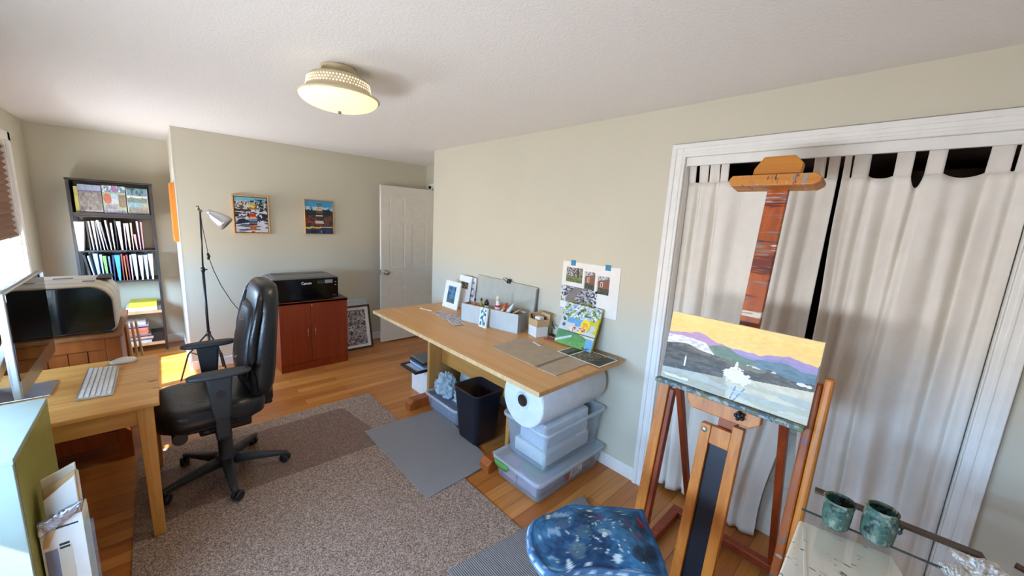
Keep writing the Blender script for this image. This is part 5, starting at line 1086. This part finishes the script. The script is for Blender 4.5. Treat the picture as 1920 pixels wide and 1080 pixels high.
# outer posts
part(ebox(B(), .650, .694, .07, .952, -.05, .0), 'side_post', M['easel'], T, .004)
part(ebox(B(), .140, .168, .07, 1.10, -.04, .004), 'side_post', M['postpaint'], T, .006)
part(ebox(B(), .112, .1392, .07, 1.125, -.046, .002), 'side_post', M['easel'], T, .008)
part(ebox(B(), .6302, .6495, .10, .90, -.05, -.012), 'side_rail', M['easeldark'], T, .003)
# central slotted mast guide
part(ebox(B(), .452, .492, .02, .815, -.036, .0), 'guide_rail', M['easel'], T, .003)
part(ebox(B(), .338, .378, .02, .845, -.036, .0), 'guide_rail', M['easel'], T, .003)
part(ebox(B(), .3782, .4518, .74, .815, -.034, -.004), 'guide_block', M['easel'], T, .002)
part(ebox(B(), .379, .4515, .02, .7395, -.034, -.018), 'metal_channel', M['navy'], T, .002)
b = B(); p = ep(.41, .09, -.0178); q = EN.to_track_quat('Z', 'Y'); part(b.lathe([(.001, 0), (.008, 0), (.006, .004), (.001, .005)], tuple(p), 12, q), 'screw', M['nickel'], T)
p = ep(.475, .79, 0); part(B().lathe([(.001, -.004), (.013, -.004), (.011, .004), (.001, .005)], tuple(p), 14, q), 'screw', M['alu'], T)
# upper sliding mast and clamp
part(ebox(B(), .370, .440, .80, 1.80, -.064, -.0375), 'upper_mast', M['mastpaint'], T, .003)
part(B().rings([[tuple(ep(y, s, d)) for y, s in ((.555, 1.795), (.285, 1.795), (.265, 1.808), (.262, 1.822), (.285, 1.838), (.555, 1.838), (.568, 1.82))] for d in (-.066, .03)], True, False), 'clamp_bar', smeared('paint smeared clamp oak', 'y', .35, base=((210, 140, 60), (170, 100, 34))), T, .004)
part(B().rings([[tuple(ep(y, s, d)) for y, s in ((.492, 1.8385), (.335, 1.8385), (.332, 1.885), (.362, 1.915), (.462, 1.915), (.490, 1.868))] for d in (-.03, .004)], True, False), 'clamp_block', wood('clear oak block', (206, 140, 56), (178, 108, 34), 'y', .42), T, .003)
# canvas shelf
part(ebox(B(), .158, .692, .930, .948, .0045, .062), 'canvas_tray', M['traypaint'], T, .003)
part(B().rings([[tuple(ep(y, s, d)) for y, s in ((.558, .929), (.285, .929), (.285, .892), (.318, .868), (.53, .868), (.558, .90))] for d in (.0005, .034)], True, False), 'tray_bracket', M['easel'], T, .004)
kp = ep(.353, .905, .0342); kb = B().lathe([(.001, 0), (.008, 0), (.008, .012), (.001, .012)], tuple(kp), 14, q)
for i in range(5):
    a = 2 * PI * i / 5; yv = Vector((0, 1, 0)); c = kp + EN * .014 + (yv * math.cos(a) + EU * math.sin(a)) * .012; kb.sphere(tuple(c), .0075, 10)
kb.sphere(tuple(kp + EN * .014), .011, 12); part(kb, 'clamp_knob', M['blackpl'], T)
# feet, braces, rear legs
for yf in (.672, .140):
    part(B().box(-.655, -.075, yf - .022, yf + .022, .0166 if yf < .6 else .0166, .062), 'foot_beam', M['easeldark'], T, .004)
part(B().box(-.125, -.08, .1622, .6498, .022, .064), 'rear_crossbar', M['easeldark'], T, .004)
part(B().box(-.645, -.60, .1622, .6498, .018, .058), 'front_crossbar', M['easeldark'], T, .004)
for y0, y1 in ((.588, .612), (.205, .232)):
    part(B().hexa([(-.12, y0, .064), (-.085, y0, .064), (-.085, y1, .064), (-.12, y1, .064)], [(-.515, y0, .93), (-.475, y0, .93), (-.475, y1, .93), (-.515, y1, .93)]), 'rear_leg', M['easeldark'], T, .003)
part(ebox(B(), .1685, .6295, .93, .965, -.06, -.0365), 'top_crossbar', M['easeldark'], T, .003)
# painting on the easel
def p_land(u, v):
    n = fbm(u, v, 7, 201); n2 = fbm(u, v, 14, 205, 30); m2 = vnoise(u, v, 40, 207, 70)
    c = flat(u, (248, 212, 124)); c += ((v - .7) * np.array([[10, 30, 90]]).T).T * 0 if False else 0
    put(c, v > .9, (246, 220, 142), .6); put(c, (v < .82) & (v > .66), (250, 206, 128), .5)
    rg = .70 + .035 * np.sin(u * 9) + .05 * (vnoise(u, v * 0, 9, 211) - .5) + .03 * (vnoise(u, v * 0, 24, 212) - .5) - .02 * u + .04 * np.exp(-((u - .27) / .12) ** 2)
    pur = np.array([184, 150, 190]) ; m = v < rg; put(c, m, (186, 148, 190)); put(c, m & (u > .45), (160, 140, 196)); put(c, m & (v < rg - .05) & (u > .5), (136, 132, 190)); put(c, m & (u > .8), (164, 146, 200), .6)
    gr = .615 - .05 * np.abs(u - .42) + .05 * (vnoise(u, v * 0, 7, 215) - .5) + .04 * np.exp(-((u - .42) / .1) ** 2); m = (v < gr) & (u > .27 + (n - .5) * .1); put(c, m, (92, 124, 110)); put(c, m & (n2 > .52), (78, 112, 98)); put(c, m & (u < .5) & (n > .55), (112, 132, 100))
    bl = .60 + .05 * np.exp(-((u - .80) / .12) ** 2) + .03 * (vnoise(u, v * 0, 12, 218) - .5); put(c, (v < bl) & (u > .66 + (n - .5) * .12), (84, 124, 146)); put(c, (v < bl - .05) & (u > .7) & (n2 > .5), (70, 108, 128))
    wsn = (u < .33 - (v - .6) * .6) & (v > .50) & (v < .675 + (n - .5) * .04 - .2 * np.maximum(0, u - .2)); put(c, wsn, (238, 236, 236)); put(c, wsn & (m2 > .62), (206, 200, 214))
    dk = .535 + .05 * np.exp(-((u - .14) / .10) ** 2) + .03 * (vnoise(u, v * 0, 10, 220) - .5) - .05 * sm_np(.35, .6, u) + .045 * np.exp(-((u - .74) / .06) ** 2); lo = .175 + .16 * u + .05 * sm_np(.45, .9, u) + .012 * (n - .5)
    lo = np.where(u < .46, .17 + .34 * u * .55, .30 + .20 * (u - .46) + .0 * u)
    m = (v < dk) & (v > lo); put(c, m, (56, 54, 52)); put(c, m & (n2 > .56), (82, 78, 70)); put(c, m & (v > dk - .05) & (n > .5), (104, 96, 80)); put(c, m & (n2 < .38), (34, 34, 36)); put(c, m & (u > .55) & (u < .72) & (v > dk - .045), (112, 112, 88))
    put(c, (v > .495) & (v < .52) & (u > .6) & (u < .78) & (vnoise(u, v, 34, 225) > .6), (220, 216, 208))
    w = v <= lo; put(c, w, (206, 200, 176)); put(c, w & (u < .5), (172, 168, 150)); put(c, w & (u > .48) & (n2 > .5), (214, 208, 186)); put(c, w & (vnoise(u, v, 3, 231, 22) > .62), (182, 188, 178)); put(c, w & (v < lo - .03) & (u > .5) & (vnoise(u, v, 4, 233, 16) > .7), (190, 190, 164))
    put(c, w & (v > lo - .05 - (n - .5) * .04) & (u < .26), (176, 180, 176)); put(c, w & (np.abs(v - (.065 + .30 * u * .2)) < .02) & (u < .22) & (n > .42), (222, 222, 218))
    for cx_, cy_, rx_, ry_ in ((.545, .335, .055, .11), (.495, .335, .04, .055), (.595, .315, .05, .075), (.535, .44, .012, .07), (.505, .40, .012, .03)): put(c, ((u - cx_) / rx_) ** 2 + ((v - cy_) / ry_) ** 2 < 1 + (m2 - .5) * 1.2, (236, 237, 236))
    put(c, (np.abs((u - .545) - (v - .10) * .12) < .005) & (v > .02) & (v < .2), (96, 130, 150)); put(c, (np.abs((u - .585) - (v - .1) * .30) < .006) & (v > .0) & (v < .2), (110, 146, 166)); put(c, (((u - .56) / .05) ** 2 + ((v - .14) / .1) ** 2 < 1) & (m2 > .5), (196, 208, 214), .7)
    put(c, (np.abs(u - .17) < .007) & (v > .26) & (v < .42 - np.abs(u - .17) * 6), (240, 240, 240)); put(c, (((u - .93) / .03) ** 2 + ((v - .455) / .02) ** 2 < 1) | (((u - .97) / .016) ** 2 + ((v - .452) / .02) ** 2 < 1), (232, 230, 226)); put(c, (u > .995) & (v < .72) & (v > .45), (60, 70, 84)); return c
def sm_np(a, b, x): t = np.clip((x - a) / (b - a), 0, 1); return t * t * (3 - 2 * t)
T = thing('landscape_canvas', 'unfinished landscape canvas with yellow sky and violet hills on the easel', 'painting', tuple(ep(.42, .949, .03)))
cy0, cy1, cs0, cs1, cd0, cd1 = .155, .684, .9484, 1.248, .012, .030
part(ebox(B(), cy0, cy1, cs0, cs1, cd0, cd1 - .0005), 'stretched_canvas', M['paper'], T, .003)
U = Vector((0, cy0 - cy1, 0)) * .996; V = EU * (cs1 - cs0) * .994
painted('painted_surface', p_land, ep(cy1 - .001, cs0 + .0008, cd1), U, V, 320, 190, T)

# ------------------------------------------------------------------ denim covered stool
T = thing('denim_stool', 'wooden stool with paint spattered denim seat cover in the foreground', 'stool', (-1.12, .52, 0))
pc = (-1.105, .535); zs = .565; zf = .0166
part(B().lathe([(.001, zs - .028), (.165, zs - .028), (.178, zs - .022), (.18, zs - .012), (.172, zs - .001), (.001, zs)], (-1.13, .53, 0), 48), 'wood_seat', M['palewood'], T)
for i in range(4):
    a = PI / 4 + i * PI / 2; p0 = (pc[0] - .025 + .115 * math.cos(a), pc[1] - .005 + .115 * math.sin(a), zs - .028); p1 = (pc[0] - .025 + .18 * math.cos(a), pc[1] - .005 + .18 * math.sin(a), zf)
    part(B().cyl(p1, p0, .014, .018, n=14), 'leg', M['palewood'], T)
for i in range(4):
    a = PI / 4 + i * PI / 2; c = a + PI / 2; r = .155; z = .2 + .05 * (i % 2)
    part(B().cyl((pc[0] - .025 + r * math.cos(a), pc[1] - .005 + r * math.sin(a), z), (pc[0] - .025 + r * math.cos(c), pc[1] - .005 + r * math.sin(c), z), .009, n=10), 'stretcher', M['palewood'], T)
outl = [(-1.281, .723), (-1.231, .735), (-1.151, .720), (-1.096, .702), (-1.03, .645), (-.962, .576), (-.896, .512), (-.955, .454), (-1.013, .392), (-1.054, .353), (-1.093, .325), (-1.124, .352), (-1.169, .412), (-1.223, .468), (-1.288, .519), (-1.34, .546), (-1.361, .568), (-1.358, .616), (-1.335, .669)]
# densify the outline
def dens(p, k=5):
    out = []; n = len(p)
    for i in range(n):
        p0, p1, p2, p3 = [Vector(p[(i + j - 1) % n]) for j in range(4)]
        for q_ in range(k):
            t = q_ / k; sharp = i in (5, 6, 9, 10)
            if sharp: out.append(p1.lerp(p2, t))
            else: out.append(.5 * ((2 * p1) + (-p0 + p2) * t + (2 * p0 - 5 * p1 + 4 * p2 - p3) * t * t + (-p0 + 3 * p1 - 3 * p2 + p3) * t ** 3))
    return out
OUT = dens(outl); ctr = Vector((-1.13, .55)); nr = 40; no_ = len(OUT)
rs = np.random.RandomState(77); vs = []; uvs = []
for j in range(nr + 1):
    f = j / nr
    for i, p in enumerate(OUT):
        q_ = ctr.lerp(p, f); dome = .010 + .026 * (1 - f ** 2.2) + .004 * math.sin(q_.x * 34) * math.sin(q_.y * 29) + .007 * sm(.86, .97, f)
        z = zs + dome * (1.0) - (.012 * sm(.96, 1.0, f)); vs.append((q_.x, q_.y, z + .012)); uvs.append((q_.x, q_.y, f))
# skirt rolled under
for k_ in range(1, 3):
    for i, p in enumerate(OUT): q_ = ctr.lerp(p, 1 - .012 * k_); vs.append((q_.x, q_.y, zs + .010 - .006 * k_)); uvs.append((q_.x, q_.y, 1.0))
fs = [(j * no_ + i, j * no_ + (i + 1) % no_, (j + 1) * no_ + (i + 1) % no_, (j + 1) * no_ + i) for j in range(nr + 2) for i in range(no_)]
b = B().add(vs, fs, True); me = b.mesh('denim_cover', OFF[T.name])
A = np.array(uvs); u = (A[:, 0] + 1.4) / .55; v = (A[:, 1] - .28) / .5; n = fbm(u, v, 9, 301); fine = vnoise(u, v, 60, 303)
c = flat(u, (38, 86, 124)); put(c, n > .55, (54, 108, 148)); put(c, n < .40, (26, 64, 102)); c += ((fine - .5) * 34)[:, None]
ang = (u + v * .8); put(c, (vnoise(ang, u - v, 26, 311, 5) > .80) & (n > .42), (150, 172, 190), .8)
def blob(x, y, r, col, a=1.0, st=1.0, rot=0.0):
    dx = u - x; dy = v - y; cx_, sx_ = math.cos(rot), math.sin(rot); e = ((dx * cx_ + dy * sx_) / (r * st)) ** 2 + ((-dx * sx_ + dy * cx_) / r) ** 2; put(c, e < 1 + (fine - .5) * .8, col, a)
rr_ = random.Random(5)
for i in range(150):
    x, y = rr_.gauss(.46, .17), rr_.gauss(.55, .17); blob(x, y, rr_.uniform(.002, .0065), rr_.choice([(226, 232, 236), (206, 214, 220), (150, 176, 190), (190, 190, 160), (226, 232, 236)]), .95, rr_.choice([1, 1, 1.6, 3]), rr_.uniform(0, 3))
for x, y, r, col in ((.78, .40, .03, (150, 30, 50)), (.80, .43, .018, (190, 40, 60)), (.66, .36, .022, (150, 50, 110)), (.60, .62, .03, (110, 60, 120)), (.70, .46, .02, (130, 60, 110)), (.56, .28, .05, (24, 40, 60)), (.64, .25, .05, (22, 34, 56)), (.35, .34, .035, (30, 44, 80)), (.30, .55, .05, (90, 110, 120)), (.42, .60, .05, (70, 100, 116)), (.38, .74, .04, (70, 84, 110)), (.72, .55, .03, (40, 60, 84))): blob(x, y, r, col, .7)
for x, y, r, st, ro in ((.20, .52, .016, 2.2, .9), (.37, .86, .012, 2.4, .6), (.62, .70, .014, 1.3, 0), (.50, .50, .015, 1.2, 0), (.28, .46, .012, 1.3, .5), (.44, .36, .02, 1.5, 1.2), (.66, .78, .012, 4.5, -.9), (.70, .70, .012, 3.5, -.9)): blob(x, y, r, (214, 226, 228), .95, st, ro)
put(c, A[:, 2] > .965, (70, 104, 140)); put(c, (A[:, 2] > .975) & (vnoise(u, v, 50, 330) > .5), (206, 216, 222)); put(c, (A[:, 2] > .90) & (A[:, 2] < .93), (30, 62, 100), .7)
a_ = me.color_attributes.new('Col', 'FLOAT_COLOR', 'POINT'); a_.data.foreach_set('color', np.concatenate([lin_np(c), np.ones((len(c), 1))], 1).astype(np.float32).ravel())
ob = bpy.data.objects.new('denim_cover', me); COL.objects.link(ob); me.materials.append(M['denim']); ob.parent = T; OFF[ob.name] = OFF[T.name]
hemp = [(ctr.lerp(p, .985).x, ctr.lerp(p, .985).y, zs + .012) for p in OUT]
b = B().tube([hemp[i % no_] for i in range(50, no_ + 22)], .0055, 8); part(b, 'rolled_hem', mat('faded denim hem', (96, 128, 160), .9, var=.25, vscale=240, bump=.6, bscale=300), T)

# ------------------------------------------------------------------ paint taboret with glass and jars
T = thing('paint_taboret', 'cream painted taboret with chipped top in the right foreground', 'side table', (-.87, -.06, 0))
tzz = .7515
bx = [(-.757, .103), (-1.10, .098), (-1.10, -.135), (-.80, -.128), (-.712, -.092)]
part(B().prism(bx[::-1], 'xy', tzz - .03, tzz), 'top_board', M['chipped'], T, .004)
part(B().prism([(x * .97 - .027, y * .86) for x, y in bx][::-1], 'xy', .05, tzz - .0302), 'cabinet_body', M['chipped'], T, .003)
for a_, c_ in (((-.782, .088), (-1.09, .032)), ):
    d = (Vector(c_) - Vector(a_)).normalized(); nn = Vector((-d.y, d.x)) * .0035
    part(B().hexa([(a_[0] - nn.x, a_[1] - nn.y, tzz), (c_[0] - nn.x, c_[1] - nn.y, tzz), (c_[0] + nn.x, c_[1] + nn.y, tzz), (a_[0] + nn.x, a_[1] + nn.y, tzz)], [(a_[0] - nn.x, a_[1] - nn.y, tzz + .0012), (c_[0] - nn.x, c_[1] - nn.y, tzz + .0012), (c_[0] + nn.x, c_[1] + nn.y, tzz + .0012), (a_[0] + nn.x, a_[1] + nn.y, tzz + .0012)]), 'edge_moulding', M['chipped'], T, .001)
for px, py in ((-1.06, .06), (-1.06, -.09), (-.80, .06), (-.80, -.08)): part(B().box(px - .018, px + .018, py - .018, py + .018, .0, .0498), 'foot', M['chipped'], T)
gz = tzz + .0005
gl_ = M['glass']
def sheet(name, pts, z0, z1, lab):
    T2 = thing(name, lab, 'glass sheet', (-.8, -.1, z0))
    part(B().hexa([(x, y, z0) for x, y in pts], [(x, y, z1) for x, y in pts]), 'pane', gl_, T2)
    return T2
gz += .001
sheet('glass_sheet', [(-1.05, .085), (-1.05, -.40), (-.49, -.40), (-.535, .108)], gz, gz + .006, 'lower clear glass sheet on the cream taboret, carrying the brown wooden lath')
gz += .0065
t2 = sheet('glass_palette', [(-1.04, .08), (-1.04, -.38), (-.658, -.38), (-.711, .1065)], gz, gz + .005, 'upper clear palette glass on the cream taboret, carrying the paint jars')
b = B().hexa([(-.713, .1065, gz - .0002), (-.660, -.38, gz - .0002), (-.6575, -.38, gz - .0002), (-.7105, .1065, gz - .0002)], [(-.713, .1065, gz + .0055), (-.660, -.38, gz + .0055), (-.6575, -.38, gz + .0055), (-.7105, .1065, gz + .0055)])
part(b, 'glass_edge', mat('dark glass edge', (50, 62, 60), .3, var=0), t2)
gz -= .001
gz += .0065
def jar(x, y, r, h, lab, lip):
    T2 = thing('paint_jar', lab, 'jar', (x, y, gz), 'paint jars on the glass palette')
    prof = [(.001, gz), (r * .82, gz + .001), (r * .93, gz + .008), (r, gz + h * .45), (r * (1.02 if not lip else .98), gz + h * .78), (r * (1.06 if not lip else .86), gz + h * .9), (r * (1.12 if not lip else .90), gz + h), (r * (1.06 if not lip else .84), gz + h + .001), (r * (.98 if not lip else .80), gz + h * .9)]
    part(B().lathe(prof, (x, y, 0), 40, None, False), 'jar_wall', M['jarpaint'], T2)
    part(B().lathe([(r * (.975 if not lip else .795), gz + h * .895), (r * .9, gz + h * .6), (r * .8, gz + h * .45), (.001, gz + h * .4)], (x, y, 0), 40, None, False), 'dried_paint', M['jarin'], T2)
    if lip: part(B().lathe([(r * .90, gz + h * .93), (r * .96, gz + h * .95), (r * .96, gz + h * .985), (r * .90, gz + h)], (x, y, 0), 40, None, False), 'thread_ring', M['jarpaint'], T2)
    return T2
jar(-.722, .028, .033, .084, 'flared green painty cup, nearest the easel', False)
t2 = jar(-.693, -.058, .037, .097, 'green painty screw top jar in front of the brown rail', True)
part(B().tube([(-.69, -.0935, gz + .066), (-.688, -.101, gz + .062), (-.688, -.100, gz + .048), (-.691, -.0955, gz + .043)], .0045, 8), 'jar_lug', M['jarin'], t2)
zl = gz - .0055
lp = [(-.581, .094), (-.549, -.268), (-.520, -.262), (-.552, .097)]
solo(B().hexa([(x, y, zl) for x, y in lp], [(x, y, zl + .008) for x, y in lp]), 'wooden_lath', wood('brown stained lath', (96, 72, 46), (66, 48, 30), 'y', .5), 'brown wooden lath lying on the lower glass sheet behind the paint jars', 'lath', None, .002)
def towel(cx_, cy_, rx_, ry_, h, seed, lab):
    J = np.random.RandomState(seed).rand(17, 17); Pk = lambda u, v: J[int(v * 16), int(u * 16)]
    b = B(); rot = .5
    def f(u, v):
        x = (u - .5) * 2 * rx_; y = (v - .5) * 2 * ry_; w = 1 - max(abs(u - .5), abs(v - .5)) * 2
        return (cx_ + x * math.cos(rot) - y * math.sin(rot) + .012 * (Pk(v, u) - .5), cy_ + x * math.sin(rot) + y * math.cos(rot), zl + .0015 + h * Pk(u, v) * (.25 + .75 * min(1, w * 2)))
    b.grid(f, 16, 16, False); solo(b, 'paper_towel', M['towel'], lab, 'paper towel', 'paper towels on the glass', 0, thick=.0012)
towel(-.600, -.262, .045, .048, .018, 3, 'crumpled white paper towel at the end of the brown lath')
towel(-.668, -.205, .022, .03, .010, 9, 'small crumpled paper towel scrap at the bottom edge')
solo(B().tube([(-.515, -.318, zl + .008), (-.525, -.345, zl + .008), (-.545, -.372, zl + .008)], [.008, .008, .006], 10), 'brush_handle', M['cherrytop'], 'dark brown brush handle beside the crumpled paper towel', 'brush', None)
# ------------------------------------------------------------------ light, world, camera
W_ = bpy.data.worlds.new('sky'); SC.world = W_; W_.use_nodes = True
wt = W_.node_tree; bg = wt.nodes['Background']; bg.inputs['Strength'].default_value = 40.0
geo = wt.nodes.new('ShaderNodeTexCoord'); sep = wt.nodes.new('ShaderNodeSeparateXYZ'); wt.links.new(geo.outputs['Generated'], sep.inputs[0])
cr = wt.nodes.new('ShaderNodeValToRGB'); mr = wt.nodes.new('ShaderNodeMapRange'); mr.inputs['From Min'].default_value = -1; wt.links.new(sep.outputs['Z'], mr.inputs['Value'])
wt.links.new(mr.outputs[0], cr.inputs['Fac']); wt.links.new(cr.outputs[0], bg.inputs['Color'])
el = cr.color_ramp.elements; el[0].position = .47; el[0].color = (.78, .83, .88, 1); el[1].position = .52; el[1].color = (.56, .92, 1.38, 1)   # sunlit ground below, sky above
def light(name, kind, loc, energy, color, rot=(0, 0, 0), **kw):
    L = bpy.data.lights.new(name, kind); L.energy = energy; L.color = color
    for k_, v_ in kw.items(): setattr(L, k_, v_)
    o = bpy.data.objects.new(name, L); COL.objects.link(o); o.location = loc; o.rotation_euler = rot; return o
d = Vector((1, .22, -1.22)).normalized()
light('sun', 'SUN', (-6, 3, 6), 30.0, (1.0, .93, .82), d.to_track_quat('-Z', 'Y').to_euler(), angle=.012)
light('ceiling_lamp_bulb', 'SPOT', (-1.425, 1.965, 2.035), 9, (1.0, .84, .6), shadow_soft_size=.05, spot_size=2.9, spot_blend=.6)
cam = bpy.data.cameras.new('camera'); co = bpy.data.objects.new('camera', cam); COL.objects.link(co)
cam.sensor_fit = 'HORIZONTAL'; cam.sensor_width = 36.0; cam.lens = 703.6947 / 1920 * 36.0; cam.clip_start = .02
R = Matrix(((0.73030631, 0.07843591, -0.67860187), (-0.68088569, 0.16385521, -0.71382501), (0.05520294, 0.98336121, 0.17307038)))
co.matrix_world = Matrix.Translation((-2.10174601, 0, 1.58591053)) @ R.to_4x4()
SC.camera = co
SC.view_settings.view_transform = 'Standard'; SC.view_settings.look = 'None'; SC.view_settings.exposure = 0.36; SC.view_settings.gamma = 1.0
SC.view_settings.use_curve_mapping = False
SC.cycles.max_bounces = 10; SC.cycles.diffuse_bounces = 6; SC.cycles.transparent_max_bounces = 16; SC.cycles.caustics_reflective = False; SC.cycles.caustics_refractive = False
SC.cycles.use_denoising = True
SC.cycles.sample_clamp_indirect = 6.0
